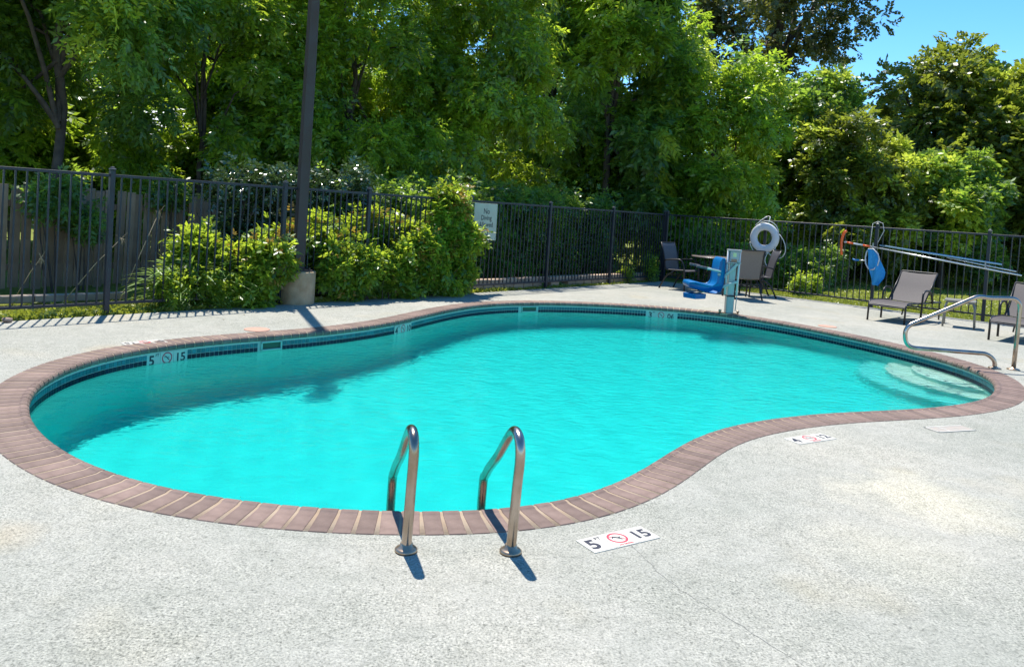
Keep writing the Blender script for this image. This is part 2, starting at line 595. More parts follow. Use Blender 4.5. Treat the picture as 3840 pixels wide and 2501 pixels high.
# ------------------------------------------------------------------ ground, lawn, deck
def ground_material():
    m = bpy.data.materials.new('grass_ground')
    m.use_nodes = True
    nt = m.node_tree; n, l = nt.nodes, nt.links
    p = n['Principled BSDF']; p.inputs['Roughness'].default_value = .95
    p.inputs['Specular IOR Level'].default_value = .1
    tc = n.new('ShaderNodeTexCoord')
    z = n.new('ShaderNodeTexNoise'); z.inputs['Scale'].default_value = 1.2; z.inputs['Detail'].default_value = 8; z.inputs['Roughness'].default_value = .75
    l.new(tc.outputs['Object'], z.inputs[0])
    r = n.new('ShaderNodeValToRGB')
    e = r.color_ramp.elements
    e[0].position = .3; e[0].color = (.12, .13, .03, 1)
    e[1].position = .7; e[1].color = (.25, .28, .05, 1)
    l.new(z.outputs['Fac'], r.inputs[0]); l.new(r.outputs[0], p.inputs['Base Color'])
    z2 = n.new('ShaderNodeTexNoise'); z2.inputs['Scale'].default_value = 40; z2.inputs['Detail'].default_value = 4
    l.new(tc.outputs['Object'], z2.inputs[0])
    b = n.new('ShaderNodeBump'); b.inputs['Strength'].default_value = 1; b.inputs['Distance'].default_value = .04
    l.new(z2.outputs['Fac'], b.inputs['Height']); l.new(b.outputs[0], p.inputs['Normal'])
    return m
gm = ground_material()
c0 = lpt(0, 0, .10); r_end = rpt(14.5, 0, .02)
deck_outer = [lpt(20, 0, .16)[:2], lpt(8, 0, .14)[:2], lpt(0, 0, .10)[:2], rpt(0.1, 0, .02)[:2], rpt(14.5, 0, .02)[:2], (16, -4), (-14, -4), (-14, 2)]
edge = off(.298)[::3]
structure('pool_deck', fill_mesh('pool_deck', [deck_outer, edge], 0., M['deck']))
hole = [lpt(19.6, 0, .5)[:2], lpt(.3, 0, .5)[:2], rpt(14, 0, .4)[:2], (14, -3), (-12, -3)]
structure('grass_ground', fill_mesh('grass_ground', [[(-300, -300), (300, -300), (300, 300), (-300, 300)], hole], -.035, gm))
# concrete side of the deck slab, where it stands proud of the ground
mb = MB()
dl = [(-14, 2)] + deck_outer[:5]
for a, b in zip(dl[:-1], dl[1:]):
    mb.add([(a[0], a[1], 0), (b[0], b[1], 0), (b[0], b[1], -.12), (a[0], a[1], -.12)], [(0, 1, 2, 3)])
structure('deck_edge', mb.mesh('deck_edge', M['footing']))
# pale path far beyond the lawn on the right
mb = MB(); mb.add([(20, 34, -.03), (60, 22, -.03), (62, 25, -.03), (22, 37.5, -.03)], [(0, 1, 2, 3)])
structure('path', mb.mesh('path', M['house']))

# crack running across the deck in the right foreground
mb = MB()
cp = [(.66, 3.95), (.74, 3.75), (.80, 3.52), (.86, 3.40), (.95, 3.27), (1.03, 3.16), (1.12, 3.0), (1.26, 2.8), (1.33, 2.62), (1.45, 2.4)]
cp = [(x + random.uniform(-.008, .008), y + random.uniform(-.008, .008)) for a, b in zip(cp[:-1], cp[1:]) for x, y in [(a[0] + (b[0] - a[0]) * t, a[1] + (b[1] - a[1]) * t) for t in (0, .25, .5, .75)]]
for i in range(len(cp) - 1):
    w0, w1 = .0016 * random.uniform(.3, 1.2), .0016 * random.uniform(.3, 1.2)
    a, b = cp[i], cp[i + 1]
    mb.add([(a[0] - w0, a[1], .0012), (a[0] + w0, a[1], .0012), (b[0] + w1, b[1], .0012), (b[0] - w1, b[1], .0012)], [(0, 1, 2, 3)])
structure('deck_crack', mb.mesh('deck_crack', material('crack_shadowed_grit', (.17, .165, .15), .95)))

# ------------------------------------------------------------------ pool
pool = thing('swimming_pool', 'curving kidney shaped swimming pool with purple brown brick coping and turquoise basin', 'pool', (0, 0, 0))
ZW = -.172
# grout bed under and between the bricks
link('grout_bed', ring_mesh('grout_bed', [(.03, -.05), (.006, -.043), (.006, -.02), (.016, .0045), (.034, .0105), (.052, .0085), (.066, .0035), (.085, .0022), (.2975, .0022), (.2975, -.03)], M['grout'], True), pool)
# coping bricks
prof = [(.032, -.050), (.010, -.049), (.002, -.040), (.0, -.018), (.005, -.003), (.017, .009), (.034, .014), (.052, .012), (.066, .0065), (.080, .005), (.297, .005), (.300, .001), (.300, -.03)]
def brick_mesh(w, jig):
    n = len(prof)
    v, f = [], []
    for k, x in enumerate((-w / 2, -w / 2 + .003, w / 2 - .003, w / 2)):
        e = .0025 if k in (0, 3) else 0.
        for a, z in prof:
            v.append((x, a + (e if a < .01 else 0), z - e))
    for k in range(3):
        for i in range(n - 1):
            f.append((k * n + i, k * n + i + 1, (k + 1) * n + i + 1, (k + 1) * n + i))
    f.append(tuple(range(n - 1, -1, -1)))
    f.append(tuple(3 * n + i for i in range(n)))
    mb = MB(); mb.add([(p[0], p[1] , p[2]) for p in v], f)
    return mb
s = 0.
ang2 = ang
def ratio(sv, w=.30):
    i = int(sv / PERIM * NC) % NC
    a, b = (i - 8) % NC, (i + 8) % NC
    d_in = sum(np.linalg.norm(cont[(a + k + 1) % NC] - cont[(a + k) % NC]) for k in range(16))
    o_ = off(w)
    return sum(np.linalg.norm(o_[(a + k + 1) % NC] - o_[(a + k) % NC]) for k in range(16)) / d_in
OFF3 = off(.30)
din = np.linalg.norm(np.roll(cont, -1, 0) - cont, axis=1); dout = np.linalg.norm(np.roll(OFF3, -1, 0) - OFF3, axis=1)
kk = np.ones(17) / 17
rat = np.convolve(np.concatenate([(dout / din)[-8:], dout / din, (dout / din)[:8]]), kk, 'valid')
bricks = []
while s < PERIM - .06:
    r_ = rat[int(s / PERIM * NC) % NC]
    step = .1052 if r_ >= 1 else .1052 / max(r_, .55)
    bricks.append(s + step / 2)
    s += step
bmeshes = [brick_mesh(.0935 - .0015 * k, 0).mesh('brick', M['coping']) for k in range(3)]
bl = []
for sv in bricks:
    p, q = at(sv)
    bl.append((np.hypot(*p), sv, p, q))
bl.sort(key=lambda t: t[0])
rest = MB()
for k, (dist, sv, p, q) in enumerate(bl):
    a = math.atan2(q[1], q[0]) - math.pi / 2 + random.gauss(0, .006)
    if k < 298:
        link('brick', bmeshes[k % 3], pool, (p[0], p[1], random.uniform(-.0005, .0009)), (0, 0, a))
    else:
        rm = Matrix.Rotation(a, 3, 'Z')
        b = brick_mesh(.093, 0)
        rest.add([rm @ Vector(v) + Vector((p[0], p[1], 0)) for v in b.v], b.f)
if rest.v:
    part('far_bricks', rest, M['coping'], pool, kind='stuff')

# wall, cove, floor
def floor_z(x, y):
    return -(1.22 + (5.9 - x) * .044)
prof_z = [(.024, -.04), (.024, -.235)]
link('tile_band', ring_mesh('tile_band', prof_z, M['tile_grout'], True), pool)
rings = []
WN = .022
for nn, kz in ((WN, 0.), (WN, .5), (WN, .86), (WN - .02, .93), (WN - .07, .975), (WN - .16, 1.)):
    o_ = off(nn)
    top = -.232
    zf = np.array([floor_z(*p) for p in o_])
    rings.append(np.column_stack([o_, top + (zf - top) * kz]))
v = np.concatenate(rings)
f = [(a * NC + i, a * NC + (i + 1) % NC, (a + 1) * NC + (i + 1) % NC, (a + 1) * NC + i) for a in range(len(rings) - 1) for i in range(NC)]
mb = MB(); mb.add(v, f, True)
shell = part('basin_wall', mb, M['plaster'], pool)
floor_o = link('basin_floor', fill_mesh('basin_floor', [off(WN - .16)], floor_z, M['plaster']), pool)
receivers = [shell, floor_o]
# entry steps: three broad rounded treads at the shallow end
for r_, z in ((1.10, -.27), (1.43, -.52), (1.78, -.80)):
    mb = MB()
    c = (6.62, 10.14)
    seg = 48
    a0, a1 = R(100), R(262)
    pts = [(c[0] + r_ * math.cos(a0 + (a1 - a0) * k / seg), c[1] + r_ * math.sin(a0 + (a1 - a0) * k / seg)) for k in range(seg + 1)]
    top = [(x, y, z) for x, y in pts]; bot = [(x, y, -1.6) for x, y in pts]
    nt_ = len(top)
    mb.add(top + bot + [(c[0], c[1], z)], [(i, i + 1, nt_ + i + 1, nt_ + i)[::-1] for i in range(seg)] + [(i, i + 1, 2 * nt_) for i in range(seg)])
    receivers.append(part('step', mb, M['plaster'], pool))
    # dark marker dots set into the tread near its edge
    if z > -.7:
        mb = MB()
        for k in range(9):
            a = a0 + (a1 - a0) * (k + .5) / 9
            x, y = c[0] + (r_ - .07) * math.cos(a), c[1] + (r_ - .07) * math.sin(a)
            mb.box((x, y, z + .003), (.05, .05, .004), Matrix.Rotation(a, 3, 'Z'))
        receivers.append(part('tread_markers', mb, M['tile_dn'], pool))

def nearest_s(x, y):
    i = int(np.argmin(np.hypot(cont[:, 0] - x, cont[:, 1] - y)))
    return i / NC * PERIM
# wall tiles
S_M5, S_M4, S_M3 = nearest_s(-3.42, 7.92), nearest_s(-1.375, 10.69), nearest_s(2.82, 14.06)
S_SK1, S_SK2 = nearest_s(-2.66, 8.84), nearest_s(.42, 13.52)
GAPS = [(S_M5, .24), (S_M4, .24), (S_M3, .27), (S_SK1, .16), (S_SK2, .20)]
def ring_dist(a, b):
    d = abs(a - b) % PERIM
    return min(d, PERIM - d)
tb = MB(); tb.box((0, 0, 0), (.0465, .006, .0465), ch=.0015)
tm_u, tm_d = tb.mesh('wall_tile', M['tile_up']), tb.mesh('wall_tile', M['tile_dn'])
tiles = []
npitch = int(PERIM / .0512)
for k in range(npitch):
    sv = (k + .5) * PERIM / npitch
    if any(ring_dist(sv, g) < w for g, w in GAPS):
        continue
    p, q = at(sv)
    facing = -(q[0] * p[0] + q[1] * p[1]) / np.hypot(*p)     # >0 when the wall faces the camera
    pos = p + q * (.024 - .002)
    for z, me in ((-.0955, tm_u), (-.1470, tm_d)):
        tiles.append((facing < .12 and False, -facing, np.hypot(*p), pos, q, z, me))
vis = sorted([t for t in tiles if t[1] > .05], key=lambda t: t[2])
hid = [t for t in tiles if t[1] <= .05]
for t in vis[:298]:
    link('wall_tile', t[6], pool, (t[3][0], t[3][1], t[5]), (0, 0, math.atan2(t[4][1], t[4][0]) - math.pi / 2))
for nm, z0, m in (('upper_tiles', -.0955, M['tile_up']), ('lower_tiles', -.1470, M['tile_dn'])):
    mb = MB()
    for t in vis[298:] + hid:
        if t[5] == z0:
            rm = Matrix.Rotation(math.atan2(t[4][1], t[4][0]) - math.pi / 2, 3, 'Z')
            mb.add([rm @ Vector(v) + Vector((t[3][0], t[3][1], z0)) for v in tb.v], tb.f)
    part(nm, mb, m, pool, kind='stuff')
# skimmer mouths
for S_, w in ((S_SK1, .26), (S_SK2, .32)):
    p, q = at(S_)
    mb = MB()
    rm = Matrix.Rotation(math.atan2(q[1], q[0]) - math.pi / 2, 3, 'Z')
    def loc(x, n_, z):
        return rm @ Vector((x, n_, z)) + Vector((p[0], p[1], 0))
    for cx, cz, sx_, sz_ in ((0, -.066, w, .016), (0, -.157, w, .02), (-w / 2 + .008, -.11, .016, .10), (w / 2 - .008, -.11, .016, .10)):
        mb.box(loc(cx, .012, cz), (sx_, .03, sz_), rm, .002)
    so = part('skimmer', mb, M['skimmer_lip'], pool)
    mb = MB(); mb.box(loc(0, .021, -.11), (w - .03, .004, .075), rm)
    part('throat', mb, M['skimmer'], so)
    mb = MB(); mb.box(loc(0, .002, -.152), (w - .02, .035, .012), rm, .002)
    part('weir', mb, M['skimmer_lip'], so)

# water surface: one fine sheet with real ripples, its rim tucked behind the tile line
g = .045
gx = np.arange(-4.3, 6.5, g); gy = np.arange(3.6, 14.7, g)
GX, GY = np.meshgrid(gx, gy)
GZ = np.full(GX.shape, ZW)
rw = np.random.RandomState(3)
for _ in range(26):
    lam = rw.uniform(.18, .8); th = rw.normal(.6, .75); ph = rw.uniform(0, 6.28)
    amp = .0031 * lam / 2 / math.pi
    GZ = GZ + amp * np.sin((GX * math.cos(th) + GY * math.sin(th)) * 2 * math.pi / lam + ph) * (.35 + .65 * np.clip((GY - 4.5) / 5, 0, 1))
oc = off(.05)
def inside(px, py, poly):
    c = np.zeros(px.shape, bool)
    x1, y1 = poly[:, 0], poly[:, 1]; x2, y2 = np.roll(x1, -1), np.roll(y1, -1)
    for i in range(len(poly)):
        if y1[i] == y2[i]:
            continue
        t_ = ((y1[i] > py) != (y2[i] > py)) & (px < (x2[i] - x1[i]) * (py - y1[i]) / (y2[i] - y1[i]) + x1[i])
        c ^= t_
    return c
IN = inside(GX, GY, oc[::4])
ny_, nx_ = GX.shape
cell = IN[:-1, :-1] | IN[1:, :-1] | IN[:-1, 1:] | IN[1:, 1:]
jj, ii = np.nonzero(cell)
q0 = jj * nx_ + ii
quads = np.stack([q0, q0 + 1, q0 + nx_ + 1, q0 + nx_], 1)
used, inv = np.unique(quads, return_inverse=True)
Vw = np.stack([GX.ravel(), GY.ravel(), GZ.ravel()], 1)[used]
me = bpy.data.meshes.new('water')
me.from_pydata(Vw.tolist(), [], inv.reshape(-1, 4).tolist())
me.materials.append(M['water'])
me.polygons.foreach_set('use_smooth', [True] * len(me.polygons))
me.update()
water = structure('water', me)
water.cycles.is_caustics_caster = True
for o in receivers:
    o.cycles.is_caustics_receiver = True

# ------------------------------------------------------------------ depth markers
def no_diving(r, m_ring):
    """ring, bar and little diving figure, flat in xy"""
    mb = MB()
    n = 28
    for i in range(n):
        a, b = 2 * math.pi * i / n, 2 * math.pi * (i + 1) / n
        mb.add([(r * math.cos(a), r * math.sin(a), .001), (r * math.cos(b), r * math.sin(b), .001),
                (r * .80 * math.cos(b), r * .80 * math.sin(b), .001), (r * .80 * math.cos(a), r * .80 * math.sin(a), .001)], [(0, 1, 2, 3)])
    q = Matrix.Rotation(R(-40), 3, 'Z')
    mb.add([q @ Vector(v) for v in ((-r * .82, -r * .05, .0012), (r * .82, -r * .05, .0012), (r * .82, r * .05, .0012), (-r * .82, r * .05, .0012))], [(0, 1, 2, 3)])
    fig = MB()
    for a, b, w in (((-.35, .35), (.05, .0), .09), ((.05, 0), (.3, -.38), .07), ((-.3, .3), (-.55, .05), .04), ((.05, 0), (.42, .1), .05)):
        a, b = Vector((*a, 0)) * r, Vector((*b, 0)) * r
        d = (b - a).normalized(); sdv = Vector((-d.y, d.x, 0)) * w * r
        fig.add([a - sdv + Vector((0, 0, .0016)), b - sdv + Vector((0, 0, .0016)), b + sdv + Vector((0, 0, .0016)), a + sdv + Vector((0, 0, .0016))], [(0, 1, 2, 3)])
    return mb, fig
def depth_marker(mat4, a, b, label, tw=.145, th=.155, worn=False, ft=True, scale=1.):
    """three tiles in a row: feet, no-diving symbol, feet/inches"""
    t = thing('depth_marker', label, 'depth marker', group='depth markers round the pool')
    t.matrix_world = mat4
    for k in range(3):
        mb = MB(); mb.box(((k - 1) * tw, 0, 0), (tw - .003, th, .006), ch=.001)
        tile = part('tile', mb, M['worn'] if (worn and k != 5) else M['marker'], t)
        x0 = (k - 1) * tw
        if worn:
            continue
        if k == 0:
            link('numeral', text_mesh(a, .135 * scale, M['ink'], .0035), tile, (x0 - .02, -.004, .0034))
            if ft:
                link('lettering', text_mesh('FT', .036 * scale, M['ink'], .0006), tile, (x0 + .042, .046 * scale, .0034))
        elif k == 2:
            link('numeral', text_mesh(b, .118 * scale, M['ink'], .003), tile, (x0, -.004, .0034))
        else:
            ring, fig = no_diving(.056 * scale, None)
            link('symbol', ring.mesh('symbol', M['ink_red']), tile, (x0, .010, .0032))
            link('figure', fig.mesh('figure', M['ink']), tile, (x0, .010, .0032))
            link('lettering', text_mesh('NO DIVING', .017 * scale, M['ink_red'], .0004), tile, (x0, -.062 * scale, .0034))
    if worn:
        mb = MB()
        for c_, s_ in (((0, th / 2 - .008, .0035), (3 * tw, .014, .003)), ((0, -th / 2 + .008, .0035), (3 * tw, .014, .003)), ((-tw * 1.5 + .012, 0, .0035), (.012, th, .003)), ((-tw * .5, 0, .0035), (.014, th - .03, .003))):
            mb.box(c_, s_)
        part('raised_rim', mb, M['marker'], t)
    return t
def deck_frame(x, y, ax, ay):
    """matrix for a marker lying on the deck: centre, direction of its text"""
    ex = Vector((ax, ay, 0)).normalized(); ez = Vector((0, 0, 1)); ey = ez.cross(ex)
    m = Matrix((ex, ey, ez)).transposed().to_4x4()
    m.translation = Vector((x, y, .0015))
    return m
def wall_frame(sv, z):
    p, q = at(sv)
    ez = Vector((-q[0], -q[1], 0)); ey = Vector((0, 0, 1)); ex = ey.cross(ez)
    m = Matrix((ex, ey, ez)).transposed().to_4x4()
    m.translation = Vector((p[0] + q[0] * .0195, p[1] + q[1] * .0195, z))
    return m
depth_marker(deck_frame(.645, 3.90, .361, .231), '5', '15', 'cream depth marker reading 5 15 set in the deck right of the ladder')
depth_marker(deck_frame(2.44, 6.01, .38, .225), '4', '12', 'cream depth marker reading 4 12 in the deck at the waist of the pool', ft=False)
depth_marker(deck_frame(3.87, 6.60, .36, .135), '3', '10', 'worn blank depth marker in the deck by the shallow end', worn=True)
depth_marker(deck_frame(-3.77, 8.05, -.30, -.30), '5', '15', 'sun bleached depth marker on the far left deck seen upside down')
depth_marker(wall_frame(S_M5, -.135), '5', '15', 'depth marker tiles reading 5 15 on the left inside wall half in the water', tw=.155, th=.148, scale=1.05)
depth_marker(wall_frame(S_M4, -.135), '4', '10', 'depth marker tiles reading 4 10 on the inside wall below the bushes', tw=.155, th=.148, scale=1.05)
depth_marker(wall_frame(S_M3, -.140), '3', '06', 'depth marker tiles on the far inside wall left of the pool lift', tw=.175, th=.148, scale=1.05)

# skimmer lids in the deck
for x, y, lab in ((-2.98, 9.22, 'faded orange round lid in the deck left of the lamp shadow'), (5.42, 13.0, 'faded orange round lid in the deck below the lounger')):
    mb = MB(); mb.lathe([(.15, 0), (.148, .006), (.13, .008), (.125, .006), (.0, .006)], seg=28)
    o = single('skimmer_lid', mb, M['lid'], lab, 'lid', (x, y, .001), 'round lids in the deck')

# ------------------------------------------------------------------ pool ladder (two stainless grab rails)
def arc_tube(pts, r, seg=14, fil=.09, n=8):
    mb = MB(); mb.tube(fillet(pts, fil, n), r, seg)
    return mb
lad = thing('pool_ladder', 'stainless steel ladder handrails bent over the brick coping into the water', 'ladder', (-.16, 3.65, 0))
lu = Vector((-.27, .963, 0)).normalized()
for bx, by in ((-.405, 3.615), (.092, 3.672)):
    b = Vector((bx + .16, by - 3.65, 0))
    prof_l = [(0, 0), (-.035, .36), (-.055, .52), (-.03, .615), (.05, .64), (.14, .585), (.33, .40), (.55, .19), (.61, .03), (.615, -.9)]
    if bx > 0:
        prof_l = [(t, z + (.01 if z > .3 else 0)) for t, z in prof_l]
    prof_l = [(t, z * (.885 if t < .4 and z > 0 else 1)) for t, z in prof_l]
    path = []
    P = [b + lu * t + Vector((0, 0, z)) for t, z in prof_l]
    # smooth the polyline with Catmull-Rom
    for i in range(len(P) - 1):
        p0, p1, p2, p3 = P[max(i - 1, 0)], P[i], P[i + 1], P[min(i + 2, len(P) - 1)]
        for t in (0, .2, .4, .6, .8):
            path.append(.5 * ((2 * p1) + (-p0 + p2) * t + (2 * p0 - 5 * p1 + 4 * p2 - p3) * t * t + (-p0 + 3 * p1 - 3 * p2 + p3) * t ** 3))
    path.append(P[-1])
    mb = MB(); mb.tube(path, .0245, 18)
    rail = part('rail', mb, M['steel'], lad)
    mb = MB(); mb.lathe([(.054, .0), (.054, .011), (.046, .018), (.032, .024), (.028, .04), (.0255, .042)], (b.x, b.y, .0005), 28)
    part('escutcheon', mb, M['steel_worn'], rail)
for z in (-.42, -.72):
    mb = MB()
    a = Vector((-.405 + .16, 3.615 - 3.65, z)) + lu * .615; c = Vector((.092 + .16, .022, z)) + lu * .615
    mb.bar(a, c, .10, .03, .006)
    part('tread', mb, M['white'], lad)

# handrail over the entry steps
hr = thing('handrail', 'single bent stainless handrail leaning out over the pool steps', 'handrail', (6.4, 9.86, 0))
pts = [(.13, 0), (.145, .55), (.145, .92), (-.26, .90), (-.40, .915), (-1.10, .56), (-1.30, .46), (-1.27, .20), (-1.0, .195), (-.22, .185), (-.115, .10), (-.11, 0)]
P = [Vector((x, 0, z)) for x, z in pts]
mb = MB(); mb.tube(fillet(P, [.2, .14, .1, .06, .1, .16, .14, .1, .2, .12], 7), .027, 16)
rl = part('rail', mb, M['steel'], hr)
for x in (.13, -.11):
    mb = MB(); mb.lathe([(.075, 0), (.075, .01), (.06, .018), (.03, .022), (.026, .035)], (x, 0, .0005), 24)
    part('escutcheon', mb, M['steel_worn'], hr)

# ------------------------------------------------------------------ metal fences
def fence(name_label, ptf, posts, gaps_n, extra, skip=None):
    o = ptf(0)
    t = thing('metal_fence', name_label, 'fence', (o[0], o[1], 0), 0, 'black picket fences round the pool')
    pz = Matrix.Rotation(math.atan2(ptf(1)[1] - o[1], ptf(1)[0] - o[0]), 3, 'Z')
    rot = (0, 0, math.atan2(ptf(1)[1] - o[1], ptf(1)[0] - o[0]))
    pm = MB(); pm.box((0, 0, .9), (.062, .062, 1.80), ch=.004); pme = pm.mesh('post', M['fence'])
    cm = MB(); cm.box((0, 0, 1.815), (.070, .070, .022), ch=.006); cm.box((0, 0, 1.836), (.045, .045, .018), ch=.008); cme = cm.mesh('post_cap', M['cap'])
    km = MB(); km.box((0, 0, .925), (.0175, .0175, 1.585)); kme = km.mesh('picket', M['fence'])
    kshort = MB(); kshort.box((0, 0, 1.09), (.0175, .0175, 1.255)); ksm = kshort.mesh('picket', M['fence'])
    for s_ in posts:
        p = ptf(s_)
        po = link('post', pme, t, (p[0] - o[0], p[1] - o[1], 0), rot)
        link('post_cap', cme, po)
    for a, b in zip(posts[:-1], posts[1:]):
        for z in (1.735, .13):
            A, B = Vector(ptf(a + .031, z)), Vector(ptf(b - .031, z))
            off_ = Vector((o[0], o[1], 0))
            segs = [(A, B)]
            if skip and z < .5 and a < skip[0] < b:
                segs = [(A, Vector(ptf(skip[0] - skip[1], z))), (Vector(ptf(skip[0] + skip[1], z)), B)]
            for u, w in segs:
                mb = MB(); mb.bar(u - off_, w - off_, .030, .036, .003)
                part('rail', mb, M['fence'], t)
        n = gaps_n(b - a)
        for k in range(1, n):
            s_ = a + (b - a) * k / n
            p = ptf(s_)
            me_ = kme
            if skip and abs(s_ - skip[0]) < skip[1]:
                me_ = ksm
            link('picket', me_, t, (p[0] - o[0], p[1] - o[1], 0), rot)
    return t
fence('long black picket fence with the No Diving sign, left of the corner', lpt, [0.0, 2.44, 4.88, 7.32, 9.76, 11.35, 13.83, 16.3, 18.75],
      lambda d: max(2, round(d / .116)), None, skip=(10.95, .27))
fence('black picket fence with life ring and hanging poles, between deck and lawn', lambda s, z=0., off=0.: rpt(s + .001, z, off), [0.07, 2.715, 5.2, 7.31, 9.75, 12.2],
      lambda d: max(2, round(d / .128)), None)

# lamp pole in its round concrete footing
px_, py_ = -3.22, 11.74
lamp = thing('lamp_post', 'tall square brown lamp post rising from a round concrete footing among the bushes', 'lamp post', (px_, py_, 0))
mb = MB(); mb.lathe([(.262, -.1), (.268, .02), (.268, .47), (.26, .49), (.0, .492)], seg=40)
part('footing', mb, M['footing'], lamp)
mb = MB(); mb.box((0, 0, .505), (.36, .36, .026), Matrix.Rotation(R(28), 3, 'Z'), .004)
for sx_ in (-1, 1):
    for sy_ in (-1, 1):
        q = Matrix.Rotation(R(28), 3, 'Z') @ Vector((sx_ * .14, sy_ * .14, .51))
        mb.lathe([(.016, 0), (.016, .03), (.0, .032)], (q.x, q.y, .517), 6)
part('base_plate', mb, M['pole'], lamp)
mb = MB()
lean = Vector((.045, 0, 0))
hp = 6.3
q = Matrix.Rotation(R(36), 3, 'Z')
v = []
for z, w in ((.5, .073), (hp, .062)):
    for a, b in ((-1, -1), (1, -1), (1, 1), (-1, 1)):
        p = q @ Vector((a * w, b * w, 0))
        v.append((p.x + .004 * (z), p.y, z))
mb.add(v, [(0, 1, 5, 4), (1, 2, 6, 5), (2, 3, 7, 6), (3, 0, 4, 7), (4, 5, 6, 7)])
part('pole', mb, M['pole'], lamp)
mb = MB(); mb.box((.04, -.22, hp + .06), (.30, .62, .13), ch=.02)
hd = part('lamp_head', mb, M['pole'], lamp)
mb = MB(); mb.box((.04, -.26, hp - .01), (.24, .4, .012)); part('lens', mb, M['white'], hd)

# ------------------------------------------------------------------ No Diving sign on the fence
sg = thing('sign', 'pale No Diving Allowed notice with black letters fixed to the fence', 'sign')
ex = Vector((-LD[0], -LD[1], 0)); ey = Vector((0, 0, 1)); ez = ex.cross(ey)
m4 = Matrix((ex, ey, ez)).transposed().to_4x4()
cpt = lpt(6.94, 1.352, .036); m4.translation = Vector(cpt)
sg.matrix_world = m4
mb = MB(); mb.box((0, 0, 0), (.655, .71, .006), ch=.002); part('panel', mb, M['sign'], sg)
for tx, y, sz in (('No', .20, .15), ('Diving', .075, .135), ('Allowed', -.055, .135)):
    link('lettering', text_mesh(tx, sz, M['sign_ink'], .0022, font_x=.88), sg, (0.02, y, .0036))
ring, fig = no_diving(.085, None)
link('symbol', ring.mesh('symbol', M['sign_ink']), sg, (.0, -.205, .0036)); link('figure', fig.mesh('figure', M['sign_ink']), sg, (.0, -.205, .0038))
link('lettering', text_mesh('NO DIVING', .03, M['sign_ink'], .0), sg, (.03, -.315, .0036))
mb = MB()
for sx_ in (-.29, .29):
    for sy_ in (-.32, .32):
        mb.lathe([(.008, 0), (.008, .004), (.0, .006)], (sx_, sy_, .003), 8)
part('screws', mb, M['lift_alu'], sg)

# ------------------------------------------------------------------ wooden fence behind, at the left
wf_o = Vector((-7.4, 11.3, 0)); wd = Vector((.62, .785, 0)).normalized()
wfence = thing('wooden_fence', 'weathered grey brown board fence in shade behind the left end of the metal fence', 'fence', wf_o)
ra = math.atan2(wd.y, wd.x)
bmes = []
for k in range(4):
    mb = MB(); mb.box((0, 0, .77 - .01 * k), (.139 - .002 * k, .018, 1.54 - .03 * (k % 3)), ch=.002)
    bmes.append(mb.mesh('board', M['wood']))
s_ = -4.6
while s_ < 9.5:
    p = wd * s_
    link('board', bmes[random.randrange(4)], wfence, (p.x, p.y, random.uniform(-.02, .015)), (random.gauss(0, .004), random.gauss(0, .006), ra + random.gauss(0, .02)))
    s_ += .139 + random.choice((.006, .010, .016, .028))
for z in (.3, 1.25):
    mb = MB(); mb.bar(wd * -4.6 + Vector((-wd.y, wd.x, 0)) * .05 + Vector((0, 0, z)), wd * 9.5 + Vector((-wd.y, wd.x, 0)) * .05 + Vector((0, 0, z)), .04, .09, .003)
    part('rail', mb, M['wood'], wfence)
for k in range(6):
    mb = MB(); p = wd * (-4 + 2.5 * k) + Vector((-wd.y, wd.x, 0)) * .12; mb.box((p.x, p.y, .75), (.09, .09, 1.5), ch=.004)
    part('post', mb, M['wood'], wfence)

# edging timber on the left, garden blocks in the middle
et = thing('edging_timber', 'low sunlit landscape timber lying in the weeds behind the left fence', 'timber', (-7.5, 9.2, 0))
u = Vector((-5.45, 11.02, 0)) - Vector((-7.9, 8.5, 0))
for k in range(3):
    a = Vector((-7.9, 8.5, .05)) + u * (k / 3) + u.normalized() * .006; b = Vector((-7.9, 8.5, .05)) + u * ((k + 1) / 3) - u.normalized() * .006
    mb = MB(); mb.bar(a - Vector((-7.5, 9.2, 0)), b - Vector((-7.5, 9.2, 0)), .12, .10, .01); part('timber', mb, M['timber'], et)
gw = thing('block_wall', 'low two course wall of tan garden blocks behind the fence between bushes and corner', 'wall', lpt(3.5))
base_v = Vector(lpt(3.5))
bm1 = [MB().box((0, 0, 0), (.30 - .012 * k, .20, .105), ch=.008).mesh('block', M['block']) for k in range(3)]
al = math.atan2(LD[1], LD[0])
for course in range(2):
    s_ = .35 + .15 * course
    while s_ < 8.2:
        p = Vector(lpt(s_, .045 + .11 * course, -.22 + .01 * course)) - base_v
        if not (course == 0 and random.random() < .12):
            link('block', random.choice(bm1), gw, (p.x, p.y, p.z + random.gauss(0, .003)), (0, 0, al + random.gauss(0, .02)))
        s_ += .31
# brown stone on the deck at far left
mb = MB()
bm = bmesh.new(); bmesh.ops.create_icosphere(bm, subdivisions=2, radius=.05)
for q in bm.verts:
    q.co *= 1 + random.uniform(-.18, .18)
    q.co.z *= .65; q.co.x *= 1.15
bm.verts.index_update()
mb.add([q.co for q in bm.verts], [tuple(q.index for q in p.verts) for p in bm.faces], True); bm.free()
single('stone', mb, M['stone'], 'small brown stone on the deck at the foot of the left fence', 'stone', (-5.62, 8.66, .028))

